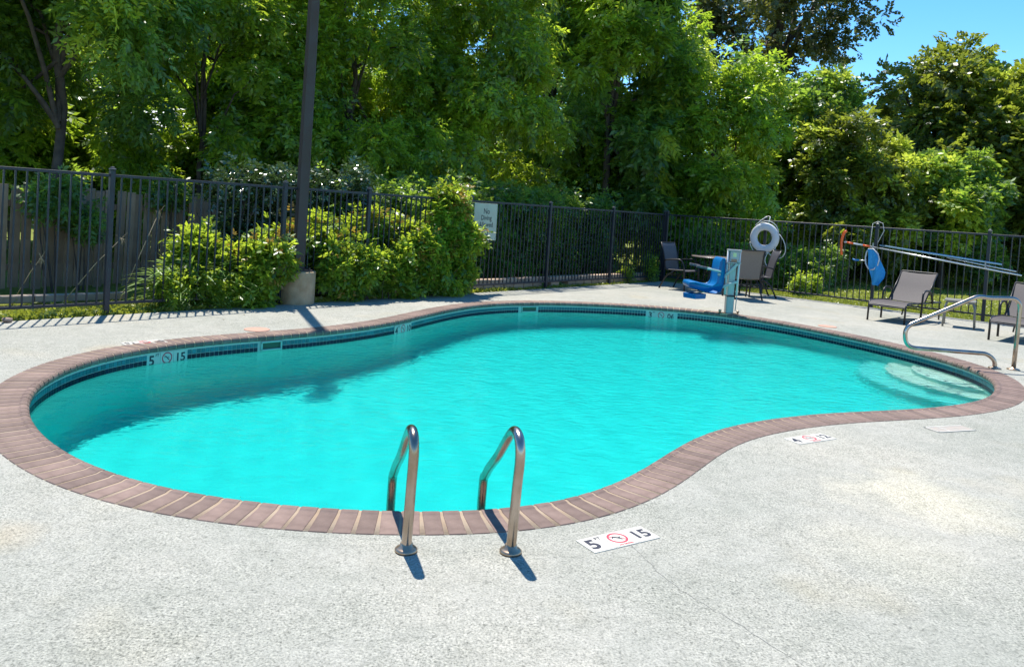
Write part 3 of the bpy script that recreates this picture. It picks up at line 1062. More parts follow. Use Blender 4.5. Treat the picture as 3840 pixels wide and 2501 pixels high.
# ------------------------------------------------------------------ patio chairs, table, loungers, side table
def sling_chair(label, loc, rz, fabric, grp, sling_name='seat'):
    """x = width, y = forward"""
    t = thing('patio_chair', label, 'chair', (*loc, 0), rz, grp)
    w = .28
    # sling: back and seat as two curved sheets with thickness
    def sheet(pts, half):
        mb = MB(); n = len(pts)
        v = []
        for y, z in pts:
            for x in (-half, -half * .5, 0, half * .5, half):
                sag = .012 * (1 - (x / half) ** 2)
                v.append((x, y, z - sag))
        for y, z in pts:
            for x in (-half, -half * .5, 0, half * .5, half):
                sag = .012 * (1 - (x / half) ** 2)
                v.append((x, y - .003, z - .006 - sag))
        f = []
        for i in range(n - 1):
            for k in range(4):
                a = i * 5 + k
                f.append((a, a + 1, a + 6, a + 5)); b = a + n * 5; f.append((b + 5, b + 6, b + 1, b))
        mb.add(v, f, True)
        return mb
    back = [(-.235, .47), (-.27, .62), (-.31, .80), (-.355, .97), (-.385, 1.05), (-.41, 1.075)]
    seat = [(.27, .455), (.25, .475), (.10, .462), (-.08, .448), (-.2, .445), (-.235, .47)]
    part('backrest', sheet(back, w - .01), fabric, t)
    part('seat', sheet(seat, w - .01), fabric, t)
    for sx_ in (-1, 1):
        mb = MB()
        mb.tube(fillet([(sx_ * w, -.41, 1.075), (sx_ * w, -.31, .80), (sx_ * w, -.235, .45), (sx_ * w, .25, .47), (sx_ * w, .29, .43)], .06, 4), .016, 8)
        part('side_rail', mb, M['frame'], t)
        mb = MB()
        mb.tube(fillet([(sx_ * (w + .03), -.27, .66), (sx_ * (w + .04), -.12, .70), (sx_ * (w + .04), .17, .72), (sx_ * (w + .035), .26, .60), (sx_ * (w + .03), .31, 0)], [.1, .1, .12, .12], 5), .018, 8)
        part('armrest', mb, M['frame'], t)
        mb = MB()
        mb.tube(fillet([(sx_ * w, .0, .45), (sx_ * (w + .01), -.22, .30), (sx_ * (w + .03), -.37, 0)], .1, 5), .018, 8)
        part('leg', mb, M['frame'], t)
    for y_, z_ in ((-.41, 1.075), (.28, .44), (-.2, .33)):
        mb = MB(); mb.bar((-w, y_, z_), (w, y_, z_), .022, .022, .004); part('cross_bar', mb, M['frame'], t)
    return t
G = 'patio chairs round the small table'
def face(dx, dy):
    return math.atan2(dy, dx) - math.pi / 2
sling_chair('dark patio chair left of the table facing the pool lift', (4.02, 18.12), face(.72, -.69), M['sling'], G)
sling_chair('brown backed patio chair turned away from the pool just right of the lift', (5.13, 16.95), face(-.12, .99), M['sling_brown'], G)
sling_chair('dark patio chair right of the brown backed chair under the life ring', (5.66, 17.62), face(-.97, .05), M['sling'], G)
tb_ = thing('patio_table', 'round brown topped patio table behind the pool lift', 'table', (4.86, 18.25, 0))
mb = MB(); mb.lathe([(.02, .785), (.56, .785), (.575, .79), (.575, .805), (.56, .812), (.0, .812)], seg=36); part('tabletop', mb, M['glass_top'], tb_)
for k in range(4):
    a = R(45 + 90 * k)
    mb = MB(); mb.tube(fillet([(.30 * math.cos(a), .30 * math.sin(a), .785), (.22 * math.cos(a), .22 * math.sin(a), .42), (.42 * math.cos(a), .42 * math.sin(a), 0)], .3, 6), .014, 8)
    part('leg', mb, M['frame'], tb_)
mb = MB(); mb.tube([(.24 * math.cos(R(15 * k)), .24 * math.sin(R(15 * k)), .42) for k in range(24)], .01, 6, closed=True); part('brace', mb, M['frame'], tb_)

def lounger(label, loc, d, h_=.9):
    """x = length from foot, y = left"""
    t = thing('sun_lounger', label, 'sun lounger', (*loc, 0), math.atan2(d[1], d[0]), 'taupe sun loungers by the right fence')
    w = .325
    def strip(pts, m, nm):
        mb = MB(); n = len(pts); v = []
        for dz in (0, -.008):
            for x, z in pts:
                for y in (-w + .01, -.16, 0, .16, w - .01):
                    v.append((x, y, z + dz - .015 * (1 - (y / w) ** 2)))
        f = []
        for i in range(n - 1):
            for k in range(4):
                a = i * 5 + k
                f.append((a, a + 5, a + 6, a + 1)); b = a + n * 5; f.append((b + 1, b + 6, b + 5, b))
        mb.add(v, f, True)
        part(nm, mb, m, t)
    strip([(-.03, .30), (.0, .345), (.07, .372), (.3, .375), (.6, .365), (.85, .355), (.93, .35)], M['sling_tan'], 'seat')
    strip([(.95, .36), (1.1, .47), (1.3, .66), (1.48, .86), (1.53, .90)], M['sling_tan'], 'backrest')
    for sy_ in (-1, 1):
        mb = MB()
        mb.tube(fillet([(-.02, sy_ * w, 0), (.0, sy_ * w, .34), (.12, sy_ * w, .375), (.9, sy_ * w, .355), (1.85, sy_ * w, .34)], [.05, .08, .1], 5), .018, 8)
        part('side_rail', mb, M['frame'], t)
        mb = MB()
        mb.tube(fillet([(.95, sy_ * w, .355), (1.54, sy_ * w, .91)], .05), .013, 8); part('back_rail', mb, M['frame'], t)
        mb = MB()
        mb.tube(fillet([(.70, sy_ * (w + .03), 0), (.74, sy_ * (w + .035), .55), (.86, sy_ * (w + .035), .60), (1.15, sy_ * (w + .035), .58), (1.27, sy_ * (w + .03), .40), (1.30, sy_ * (w + .03), .34)], [.08, .06, .12, .1], 5), .019, 8)
        part('armrest', mb, M['frame'], t)
        mb = MB()
        mb.tube(fillet([(1.78, sy_ * w, .345), (1.80, sy_ * w, .2), (1.76, sy_ * (w + .02), 0)], .05, 4), .015, 8); part('leg', mb, M['frame'], t)
    for x_, z_ in ((1.54, .91), (-.01, .31), (1.85, .34), (.72, .25)):
        mb = MB(); mb.bar((x_, -w, z_), (x_, w, z_), .021, .021, .004); part('cross_bar', mb, M['frame'], t)
    return t
lounger('taupe sling lounger with raised back directly under the hanging blue net', (6.97, 14.17), (.72, .69))
lounger('taupe sling lounger cut off by the right picture edge behind the handrail', (8.17, 12.43), (.70, .71))
st = thing('side_table', 'small square grey side table between the two loungers', 'side table', (8.34, 14.22, 0), math.atan2(.28, -.45) )
mb = MB(); mb.box((0, 0, .487), (.50, .48, .022), ch=.008); mb.box((0, 0, .462), (.44, .42, .03), ch=.004); part('tabletop', mb, M['frame_tan'], st)
for sx_ in (-1, 1):
    for sy_ in (-1, 1):
        mb = MB(); mb.tube(fillet([(sx_ * .20, sy_ * .19, .465), (sx_ * .235, sy_ * .22, .38), (sx_ * .25, sy_ * .235, 0)], .06, 4), .017, 8); part('leg', mb, M['frame_tan'], st)

# ------------------------------------------------------------------ pool lift
lf = thing('pool_lift', 'pool lift with blue seat and footrest on a pale aqua column', 'pool lift', (3.97, 13.82, 0))
mb = MB(); mb.box((0, 0, .012), (.34, .20, .024), ch=.004)
bp = part('base_plate', mb, M['steel_worn'], lf)
for x in (-.16, .16):
    mb = MB(); mb.lathe([(.016, .024), (.016, .045), (.028, .05), (.028, .075), (.01, .08)], (x, -.02, 0), 10); part('anchor_knob', mb, M['steel_worn'], bp)
mb = MB(); mb.box((.0, 0, .18), (.135, .14, .32), ch=.012); part('socket', mb, M['lift_alu'], lf)
mb = MB(); mb.box((.0, 0, .335), (.135, .15, .03), ch=.006); part('collar', mb, M['rubber'], lf)
mb = MB(); mb.box((.012, .01, .74), (.115, .10, .80), Matrix.Rotation(R(1.5), 3, 'Y'), .01); col_ = part('column', mb, M['cyan'], lf)
for x in (-.095, .115):
    mb = MB(); mb.tube([(x - .01, -.05, .36), (x, -.05, 1.17)], .019, 10); part('guide_tube', mb, M['white'], lf)
mb = MB(); mb.tube([(.10, -.05, .07), (.115, -.05, .4)], .008, 6); part('cable', mb, M['lift_alu'], lf)
mb = MB(); mb.box((.01, -.05, 1.155), (.25, .11, .03), ch=.008); mb.box((.01, -.05, .93), (.25, .09, .025), ch=.005)
part('cross_head', mb, M['lift_alu'], lf)
mb = MB(); mb.box((.012, -.045, 1.045), (.165, .09, .19), ch=.008); bat = part('battery_box', mb, M['lift_alu'], lf)
mb = MB(); mb.box((.012, -.092, 1.075), (.06, .004, .07)); part('label_plate', mb, M['label_y'], bat)
mb = MB(); mb.box((.005, -.093, .975), (.10, .004, .05)); part('warning_plate', mb, M['label_r'], bat)
# lifting arms
for a, b in (((.11, -.08, .96), (-.26, -.08, .55)), ((.08, -.09, .60), (-.22, -.09, .47))):
    mb = MB(); mb.bar(a, b, .03, .045, .006); part('lift_arm', mb, M['cyan'], lf)
mb = MB(); mb.bar((-.135, -.02, 1.0), (-.19, -.02, .50), .03, .03, .006); part('seat_post', mb, M['cyan'], lf)
# moulded seat: swept L profile with side wings
prof_s = [(-.80, .545), (-.79, .56), (-.70, .565), (-.50, .515), (-.40, .505), (-.335, .535), (-.305, .60), (-.29, .80), (-.275, .95), (-.24, 1.01), (-.205, 1.015), (-.185, .99), (-.175, .80), (-.19, .52), (-.23, .42), (-.31, .375), (-.40, .37), (-.60, .42), (-.79, .46), (-.81, .50)]
n = len(prof_s)
v, f = [], []
ys = [-.25, -.235, -.10, .10, .235, .25]
cen = (-.35, .55)
for k, y in enumerate(ys):
    for x, z in prof_s:
        inset = .0 if 0 < k < 5 else .012
        dx, dz = (x - cen[0]), (z - cen[1])
        v.append((x - inset * np.sign(dx) * .6, y, z - inset * np.sign(dz) * .6))
for k in range(len(ys) - 1):
    for i in range(n):
        j = (i + 1) % n
        f.append((k * n + i, k * n + j, (k + 1) * n + j, (k + 1) * n + i))
f.append(tuple(range(n))); f.append(tuple((len(ys) - 1) * n + i for i in reversed(range(n))))
mb = MB(); mb.add(v, f, True); part('seat', mb, M['blue'], lf)
for y in (-.265, .265):
    mb = MB(); mb.bar((-.26, y, .775), (-.52, y, .815), .045, .035, .01); ar = part('armrest', mb, M['cyan'], lf)
    mb = MB(); mb.bar((-.50, y, .82), (-.70, y, .845), .05, .045, .012); part('grip', mb, M['sling'], ar)
mb = MB(); mb.box((-.29, -.262, .725), (.05, .02, .045), ch=.004); part('hinge', mb, M['lift_alu'], lf)
mb = MB(); mb.bar((-.42, 0, .40), (-.70, -.05, .315), .035, .03, .006); mb.bar((-.42, 0, .40), (-.24, 0, .44), .035, .03, .006); part('footrest_arm', mb, M['cyan'], lf)
q = Matrix.Rotation(R(38), 3, 'Z')
mb = MB(); mb.box(Vector((-.66, -.12, .29)), (.30, .28, .05), q, .012)
ft_ = part('footrest', mb, M['blue'], lf)
mb = MB()
for sy_ in (-1, 1):
    mb.box(Vector((-.66, -.12, .33)) + q @ Vector((0, sy_ * .13, 0)), (.30, .02, .05), q, .006)
    mb.box(Vector((-.66, -.12, .33)) + q @ Vector((sy_ * .14, 0, 0)), (.02, .24, .05), q, .006)
part('footrest_rim', mb, M['blue'], ft_)

# ------------------------------------------------------------------ life ring on its post
rc = Vector(rpt(2.785, 1.335, .19))
lr = thing('life_ring', 'white life ring with looping rope hung on the right hand fence post', 'life ring', rc)
# frame facing the pool
fx = Vector((RD[0], RD[1], 0)); fz = Vector((0, 0, 1)); fy = fz.cross(fx)
mt = Matrix((fx, fy, fz)).transposed().to_4x4(); mt.translation = rc
lr.matrix_world = mt
mb = MB()
n, k2 = 48, 16
v, f = [], []
for i in range(n):
    a = 2 * math.pi * i / n
    for k in range(k2):
        b = 2 * math.pi * k / k2
        rr = .265 + .088 * math.cos(b)
        v.append((rr * math.cos(a), .055 * math.sin(b) * (1.15 if abs(math.sin(b)) < .8 else 1), rr * math.sin(a)))
for i in range(n):
    for k in range(k2):
        f.append((i * k2 + k, ((i + 1) % n) * k2 + k, ((i + 1) % n) * k2 + (k + 1) % k2, i * k2 + (k + 1) % k2))
mb.add(v, f, True); part('ring', mb, M['white'], lr)
for k in range(4):
    a = R(20 + 90 * k)
    mb = MB()
    c = Vector((.265 * math.cos(a), 0, .265 * math.sin(a)))
    rad = Vector((math.cos(a), 0, math.sin(a))); ty = Vector((0, 1, 0)); tt = Vector((-math.sin(a), 0, math.cos(a)))
    v = []
    for s2 in (-.025, .025):
        for b in range(14):
            e = 2 * math.pi * b / 14
            v.append(c + rad * (.092 * math.cos(e)) + ty * (.067 * math.sin(e)) + tt * s2)
    mb.add(v, [(i, (i + 1) % 14, 14 + (i + 1) % 14, 14 + i) for i in range(14)], True)
    part('band', mb, M['white'], lr)
rope = []
for a0_, a1_, bulge in ((20, -70, .20), (-70, -160, .04), (110, 20, .05)):
    for i in range(13):
        t_ = i / 12
        a = R(a0_ + (a1_ - a0_) * t_)
        rr = .36 + bulge * math.sin(math.pi * t_)
        rope.append((a0_, Vector((rr * math.cos(a), -.03, rr * math.sin(a) - (.12 * math.sin(math.pi * t_) if bulge > .1 else 0)))))
for a0_ in (20, -70, 110):
    mb = MB(); mb.tube([p for a, p in rope if a == a0_], .009, 6); part('rope', mb, M['rope'], lr)
mb = MB(); mb.tube(fillet([(.12, -.04, -.33), (.06, -.06, -.52), (.12, -.06, -.66), (.24, -.06, -.66), (.30, -.05, -.5), (.28, -.03, -.2)], .09, 5), .009, 6); part('rope', mb, M['rope'], lr)
mb = MB(); mb.tube([(-.24, -.02, .28), (-.12, .10, .44), (-.02, .18, .52), (.06, .10, .50), (.07, -.01, .33)], .009, 6); part('rope', mb, M['rope'], lr)
hk = MB(); hk.bar((0, .17, .28), (0, -.03, .20), .03, .03, .004); part('hook', hk, M['frame'], lr)

# ------------------------------------------------------------------ rescue hook, second pole, net, hung on the right fence
def P3(s_, z, o_=.15):
    return Vector(rpt(s_, z, o_))
o0 = P3(4.6, 1.36)
rp_ = thing('rescue_hook', 'long aluminium rescue pole with an orange shepherd hook hanging on the right fence', 'rescue pole', o0)
mb = MB(); mb.tube([P3(4.98, 1.338) - o0, P3(7.92, .985) - o0], .017, 10); pl_ = part('pole', mb, M['pole_alu'], rp_)
mb = MB(); mb.tube([P3(4.58, 1.377) - o0, P3(4.98, 1.338) - o0], .0185, 10); part('sleeve', mb, M['white'], rp_)
for a, b in ((4.64, 4.78), (4.98, 5.12)):
    mb = MB(); mb.tube([P3(a, 1.377 - (a - 4.58) * .105) - o0, P3(b, 1.377 - (b - 4.58) * .105) - o0], .0205, 10); part('band', mb, M['orange'], rp_)
hp_ = [P3(4.62, 1.62, .15), P3(4.575, 1.60, .15), P3(4.545, 1.5, .16), P3(4.53, 1.37, .17), P3(4.535, 1.22, .16), P3(4.55, 1.09, .15)]
mb = MB()
mb.tube([p - o0 for p in fillet(hp_, .06, 4)], .027, 10); part('hook', mb, M['orange'], rp_)
o1 = P3(5.4, 1.33, .10)
pp = thing('telescopic_pole', 'pale blue telescopic pole lying just above the rescue pole on the fence brackets', 'pole', o1)
mb = MB(); mb.tube([P3(5.3, 1.36, .085) - o1, P3(7.57, 1.165, .085) - o1], .019, 10); part('pole', mb, M['pole_blue'], pp)
mb = MB(); mb.tube([P3(6.6, 1.215, .085) - o1, P3(7.82, 1.05, .085) - o1], .013, 8); part('inner_pole', mb, M['pole_alu'], pp)
for s_, z in ((5.2, 1.30), (7.31, 1.10)):
    ob = P3(s_, z, .04)
    mb = MB(); mb.bar(P3(s_, z - .02, .03) - ob, P3(s_, z - .02, .20) - ob, .022, .012); mb.bar(P3(s_, z - .02, .20) - ob, P3(s_, z + .10, .21) - ob, .022, .012)
    single('pole_bracket', mb, M['lift_alu'], 'small metal bracket holding the poles on the ' + ('post behind the blue net' if s_ < 6 else 'post right of the lounger back'), 'bracket', ob, 'pole brackets on the fence')
# skimming net, hanging head down
o2 = P3(5.27, .95, .17)
nt_o = thing('leaf_net', 'blue mesh leaf net on a pale rim hanging below the rescue pole', 'pool net', o2)
rim = [(5.12, 1.27), (5.07, 1.20), (5.055, 1.08), (5.07, .95), (5.12, .86), (5.17, .82)]
rim2 = [(5.17, .82), (5.26, .84), (5.33, .93), (5.36, 1.06), (5.32, 1.18), (5.22, 1.275), (5.12, 1.27)]
mb = MB(); mb.tube([P3(a, z, .17) - o2 for a, z in rim], .016, 8); mb.tube([P3(a, z, .24 if i not in (0, 6) else .17) - o2 for i, (a, z) in enumerate(rim2)], .013, 8)
part('rim', mb, M['white'], nt_o)
v, f = [], []
rowsn = 14
for i in range(rowsn):
    t_ = i / (rowsn - 1)
    z = 1.265 - .75 * t_
    lo = 5.085 + .13 * t_ + .01 * math.sin(9 * t_); hi = 5.24 + .24 * min(1, t_ * 1.7) - .11 * max(0, t_ - .75) / .25
    for k in range(9):
        u_ = k / 8
        s_ = lo + (hi - lo) * u_
        v.append(P3(s_, z - .025 * u_ * t_, .19 + .045 * math.sin(u_ * 9 + t_ * 5) * (.3 + t_) + .04 * math.sin(math.pi * u_)) - o2)
nn = len(v)
v += [p + Vector((.004, .005, 0)) for p in v]
for i in range(rowsn - 1):
    for k in range(8):
        a = i * 9 + k; f.append((a, a + 1, a + 10, a + 9)); f.append((nn + a + 9, nn + a + 10, nn + a + 1, nn + a))
mb = MB(); mb.add(v, f, True); part('mesh_bag', mb, M['net'], nt_o)
mb = MB(); mb.tube([P3(5.06, 1.01, .17) - o2, P3(4.93, 1.005, .17) - o2], .013, 8); hd_ = part('handle', mb, M['pole_alu'], nt_o)
mb = MB(); mb.tube([P3(4.93, 1.005, .17) - o2, P3(4.84, .998, .17) - o2, P3(4.79, 1.02, .17) - o2], .019, 8); part('handle_tip', mb, M['blue'], hd_)
mb = MB(); c_ = P3(5.2, 1.84, .0); mb.tube([P3(5.12, 1.34, .14) - c_, P3(5.12, 1.82, .06) - c_, P3(5.2, 1.87, .0) - c_, P3(5.32, 1.84, .05) - c_, P3(5.36, 1.68, .06) - c_, P3(5.27, 1.42, .13) - c_], .006, 6)
single('hanging_cord', mb, M['rope'], 'thin pale cord looped over the fence post above the blue net', 'cord', c_)

# ------------------------------------------------------------------ foliage
def leaves_mesh(name, pos, dirs, mat, rng, nleaf=8, L=.12, Wd=.05, rach=.28, up_bias=.7, tint=None, pair=True, curl=.15):
    """pos (S,3) sprig origins, dirs (S,3) sprig directions; every sprig is a rachis of paired leaflets"""
    S_ = len(pos)
    dirs = dirs / np.linalg.norm(dirs, axis=1)[:, None]
    up = np.tile([0., 0, 1.], (S_, 1)) + rng.normal(0, .45, (S_, 3))
    side = np.cross(dirs, up); side /= np.linalg.norm(side, axis=1)[:, None] + 1e-9
    nor = np.cross(side, dirs)
    sc = rng.uniform(.7, 1.25, (S_, 1))
    V = np.empty((S_, nleaf, 4, 3), np.float32)
    for k in range(nleaf):
        t = (k // 2 + .6) / (nleaf / 2)
        sgn = -1. if k % 2 else 1.
        b = pos + dirs * (rach * t * sc) - np.array([0, 0, 1.]) * (curl * rach * t * t)
        jit = rng.normal(0, .28, (S_, 3))
        d = side * sgn * .85 + dirs * (.45 + .4 * t) + jit * .8 - np.array([0, 0, .25])
        d /= np.linalg.norm(d, axis=1)[:, None]
        wv = np.cross(d, nor + rng.normal(0, .35, (S_, 3)))
        wv /= np.linalg.norm(wv, axis=1)[:, None] + 1e-9
        l_ = L * sc * rng.uniform(.75, 1.2, (S_, 1))
        w_ = Wd * sc * .5
        V[:, k, 0] = b
        V[:, k, 1] = b + d * l_ * .45 + wv * w_
        V[:, k, 2] = b + d * l_
        V[:, k, 3] = b + d * l_ * .45 - wv * w_
    nq = S_ * nleaf
    me = bpy.data.meshes.new(name)
    me.vertices.add(nq * 4)
    me.vertices.foreach_set('co', V.reshape(-1))
    me.loops.add(nq * 4)
    me.loops.foreach_set('vertex_index', np.arange(nq * 4, dtype=np.int32))
    me.polygons.add(nq)
    me.polygons.foreach_set('loop_start', np.arange(0, nq * 4, 4, dtype=np.int32))
    me.polygons.foreach_set('loop_total', np.full(nq, 4, np.int32))
    tv = tint if tint is not None else rng.uniform(0, 1, S_)
    tv = np.clip(np.repeat(tv, nleaf) + rng.normal(0, .26, nq), 0, 1).astype(np.float32)
    a = me.attributes.new('tint', 'FLOAT', 'FACE')
    a.data.foreach_set('value', tv)
    me.materials.append(mat)
    me.update()
    return me

def clump_cloud(centres, radii, n, rng, droop=.45, shell=(.55, 1.05), flat=.8):
    """sprigs spread through ellipsoidal clumps, denser at the skin"""
    w = radii ** 2; w = w / w.sum()
    idx = rng.choice(len(centres), n, p=w)
    d = rng.normal(0, 1, (n, 3)); d /= np.linalg.norm(d, axis=1)[:, None]
    r = radii[idx][:, None] * rng.uniform(shell[0], shell[1], (n, 1))
    off_ = d * r; off_[:, 2] *= flat
    pos = centres[idx] + off_
    dr = d * .75 + rng.normal(0, .4, (n, 3)) - np.array([0, 0, droop])
    return pos, dr, idx

def limb_path(a, b, rng, n=6, wob=.12):
    P = []
    for i in range(n + 1):
        t = i / n
        p = a * (1 - t) + b * t
        p = p + rng.normal(0, wob, 3) * math.sin(math.pi * t)
        p[2] += .25 * (b[2] - a[2]) * math.sin(math.pi * t) * .3
        P.append(p)
    return P

NTREE = [0]
def tree(label, x, y, r, z0, z1, mat, nsprig, seed, LS=1.3, trunk_r=.14, nclump=26, L=.12, Wd=.05, droop=.45, name='tree', ry=None, clump_r=(.24, .40),
         rach=.30, nleaf=8, bright_mat=None, bright_frac=0., shell=(.55, 1.05), lean=(0, 0), trunk_top=None, limbs=8, sun_patch=1., cone=.62, group='trees behind the pool fence'):
    L, Wd = L * LS, Wd * LS
    rng = np.random.RandomState(seed)
    t = thing(name, label, 'tree', (x, y, -.04), 0, group)
    ry = ry or r
    zc, hz = (z0 + z1) / 2, (z1 - z0) / 2
    if cone > 0:
        nclump = int(nclump * 2.3); clump_r = (clump_r[0] * .56, clump_r[1] * .62); nsprig = int(nsprig * .92)
    # clump centres near the crown's skin
    C_ = []
    while len(C_) < nclump:
        if cone > 0:
            # wide skirt of branches below, narrowing upwards
            h_ = rng.uniform(0.04, .96)
            a_ = rng.uniform(0, 2 * math.pi); q = rng.uniform(.55, 1.)
            rr_ = (1.12 - cone * h_) * q * min(1, .55 + 3 * h_) * .85
            C_.append([math.cos(a_) * r * rr_ + lean[0], math.sin(a_) * ry * rr_ + lean[1], z0 + (z1 - z0) * h_])
            continue
        d = rng.normal(0, 1, 3); d /= np.linalg.norm(d)
        q = rng.uniform(.35, .82)
        C_.append([d[0] * r * q + lean[0], d[1] * ry * q + lean[1], zc + d[2] * hz * q])
    C_ = np.array(C_)
    rad = rng.uniform(*clump_r, nclump) * r * 1.0
    pos, dr, idx = clump_cloud(C_, rad, nsprig, rng, droop, shell)
    keep = pos[:, 2] > .05
    pos, dr, idx = pos[keep], dr[keep], idx[keep]
    ct = rng.uniform(.0, 1, nclump)
    tint = np.clip(ct[idx] * .6 + rng.uniform(0, .4, len(idx)), 0, 1)
    pos[:, 2] += .04
    # paler leaf patches, mostly near side: sunlit highlights put into the leaf colour
    nf = int(sun_patch * 30)
    k_ = rng.choice(len(pos), max(nf, 1), replace=False)
    k_ = k_[(pos[k_, 1] < rng.uniform(-.2, .6) * r)]
    sel = np.zeros(len(pos), bool)
    for q_ in k_:
        d2 = np.linalg.norm((pos - pos[q_]) * (1, 1, 1.3), axis=1)
        sel |= d2 < rng.uniform(.22, .5) * (r / 2.6)
    sel &= rng.uniform(0, 1, len(pos)) < .8
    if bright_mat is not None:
        order = np.argsort(-(C_[:, 2] / hz * .6 - C_[:, 1] / r))  # high and near-side clumps get lighter leaves, sunlit look put into colour
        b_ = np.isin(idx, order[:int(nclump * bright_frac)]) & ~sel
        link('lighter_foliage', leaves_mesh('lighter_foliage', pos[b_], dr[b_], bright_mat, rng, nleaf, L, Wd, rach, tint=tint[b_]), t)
    else:
        b_ = np.zeros(len(pos), bool)
    m_ = ~sel & ~b_
    link('crown', leaves_mesh('crown', pos[m_], dr[m_], mat, rng, nleaf, L, Wd, rach, tint=tint[m_]), t)
    if sel.sum() > 10 and sun_patch > 0:
        link('sunlit_patches', leaves_mesh('sunlit_patches', pos[sel] + np.array([0, -.05, .04]), dr[sel], LF['sun_patch'], rng, nleaf, L, Wd, rach, tint=tint[sel]), t)
    # trunk and limbs
    mb = MB()
    tt = trunk_top if trunk_top is not None else zc
    top = np.array([lean[0] * .7, lean[1] * .7, tt])
    tp = [np.array([0, 0, -.1])] + limb_path(np.array([0, 0, .1]), top, rng, 6, .06)
    mb.tube([Vector(p) for p in tp], [trunk_r * (1.35 if i == 0 else 1 - .45 * i / len(tp)) for i in range(len(tp))], 10)
    tr = part('trunk', mb, M['bark'], t)
    mb = MB()
    sel = rng.choice(nclump, min(limbs, nclump), replace=False)
    for k in sel:
        fr = rng.uniform(.45, 1.)
        a = tp[1] * (1 - fr) + top * fr
        pth = limb_path(a, C_[k], rng, 5, .12)
        mb.tube([Vector(p) for p in pth], [trunk_r * .5 * (1 - .75 * i / 5) for i in range(6)], 6, caps=False)
    part('limbs', mb, M['bark'], tr)
    return t

def X(vx, Y):
    return (vx - 1190) / 1795 * Y
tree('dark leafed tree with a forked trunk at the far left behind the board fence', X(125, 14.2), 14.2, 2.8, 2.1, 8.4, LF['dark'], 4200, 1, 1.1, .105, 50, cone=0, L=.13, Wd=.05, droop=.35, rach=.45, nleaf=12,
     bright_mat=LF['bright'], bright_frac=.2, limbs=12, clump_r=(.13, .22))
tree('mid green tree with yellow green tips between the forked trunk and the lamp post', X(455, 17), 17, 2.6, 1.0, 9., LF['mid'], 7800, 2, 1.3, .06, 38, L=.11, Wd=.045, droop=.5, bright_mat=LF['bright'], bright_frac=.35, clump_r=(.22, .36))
tree('small leaved tree directly behind the lamp post', X(800, 19), 19, 2.7, .7, 9.6, LF['mid'], 9500, 3, 1.3, .09, 44, bright_mat=LF['bright'], bright_frac=.30, droop=.5, L=.105, Wd=.045)
tree('large bright yellow green drooping tree in the middle above the tall shrub', X(1085, 21), 21, 3.0, .5, 9.4, LF['bright'], 10500, 4, 1.3, .10, 46, droop=.8, L=.12, Wd=.05)
tree('dark tree with long frond leaves right of the bright drooping tree', X(1400, 24), 24, 3.0, .8, 10.6, LF['dark'], 6200, 5, 1.3, .14, 26, L=.16, Wd=.06, rach=.5, nleaf=12, droop=.4, bright_mat=LF['bright'], bright_frac=.16)
tree('rounded dense mid green tree behind the fence corner', X(1625, 24.2), 24.2, 2.9, .3, 6.9, LF['mid'], 8000, 6, 1.3, .12, 40, cone=.45, droop=.35, L=.13, Wd=.055, clump_r=(.26, .40))
tree('tall airy tree with sky showing through its thin crown', X(1770, 33), 33, 5.0, 5.6, 16.5, LF['airy'], 4300, 7, .95, .26, 84, L=.17, Wd=.12, droop=.2, rach=.35, nleaf=8, clump_r=(.09, .17), shell=(.3, 1.2), sun_patch=.2, cone=0, limbs=22, trunk_top=13)
tree('dark green tree between the rounded tree and the olive tree', X(1860, 27), 27, 2.8, .5, 6.9, LF['dark'], 7000, 8, 1.3, .13, 30, L=.14, Wd=.07, droop=.35)
tree('broad round olive green tree against the blue sky on the right', X(2160, 30), 30, 5.2, .6, 9.1, LF['olive'], 17000, 9, 1.2, .22, 95, cone=0, L=.16, Wd=.10, droop=.25, clump_r=(.17, .27), nleaf=8, rach=.3)
tree('lower mid green tree in front of the olive tree', X(1970, 25), 25, 2.5, .9, 5.4, LF['olive'], 7500, 10, 1.3, .09, 22, L=.13, Wd=.06, droop=.4)
tree('small olive tree at the right picture edge', X(2395, 26.5), 26.5, 2.4, .9, 5.6, LF['olive'], 5600, 12, 1.3, .12, 24, L=.14, Wd=.08, droop=.35)
tree('low shadowed tree between the hanging poles and the olive tree', X(2190, 25), 25, 2.3, .6, 4.4, LF['dark'], 5400, 13, 1.3, .12, 22, L=.13, Wd=.07, droop=.35)
tree('low leafy tree in front of the pale house at the left', X(110, 19.5), 19.5, 2.4, .8, 4.6, LF['mid'], 5200, 21, 1.3, .09, 22, L=.11, Wd=.045, droop=.5, clump_r=(.2, .33))
tree('bushy dark tree behind the board fence at the left picture edge', X(30, 18), 18, 2.6, .8, 5.0, LF['dark'], 5200, 22, 1.3, .09, 22, L=.12, Wd=.05, droop=.5)
tree('understory tree filling the gap left of the lamp post', X(560, 20), 20, 2.3, .5, 5.2, LF['mid'], 5600, 23, 1.3, .07, 26, droop=.5, limbs=4)
tree('understory tree filling the gap right of the lamp post', X(840, 22), 22, 2.6, .4, 5.4, LF['mid'], 5600, 24, 1.3, .07, 26, droop=.5, limbs=4)
tree('low bushy tree below the forked tree', X(330, 18.5), 18.5, 1.9, .5, 2.9, LF['mid'], 3800, 25, 1.3, .06, 20, droop=.4, limbs=4)
tree('second dark tree at the left picture edge half outside the view', X(-140, 15), 15, 2.8, 1.6, 8.6, LF['mid'], 4200, 14, 1.3, .14, 22, L=.13, Wd=.05, droop=.4, rach=.4, nleaf=10)
tree('slender dark tree between the board fence and the lamp post', X(610, 21), 21, 2.5, .7, 10.5, LF['dark'], 5600, 15, 1.3, .09, 24, droop=.45, L=.14, Wd=.06)
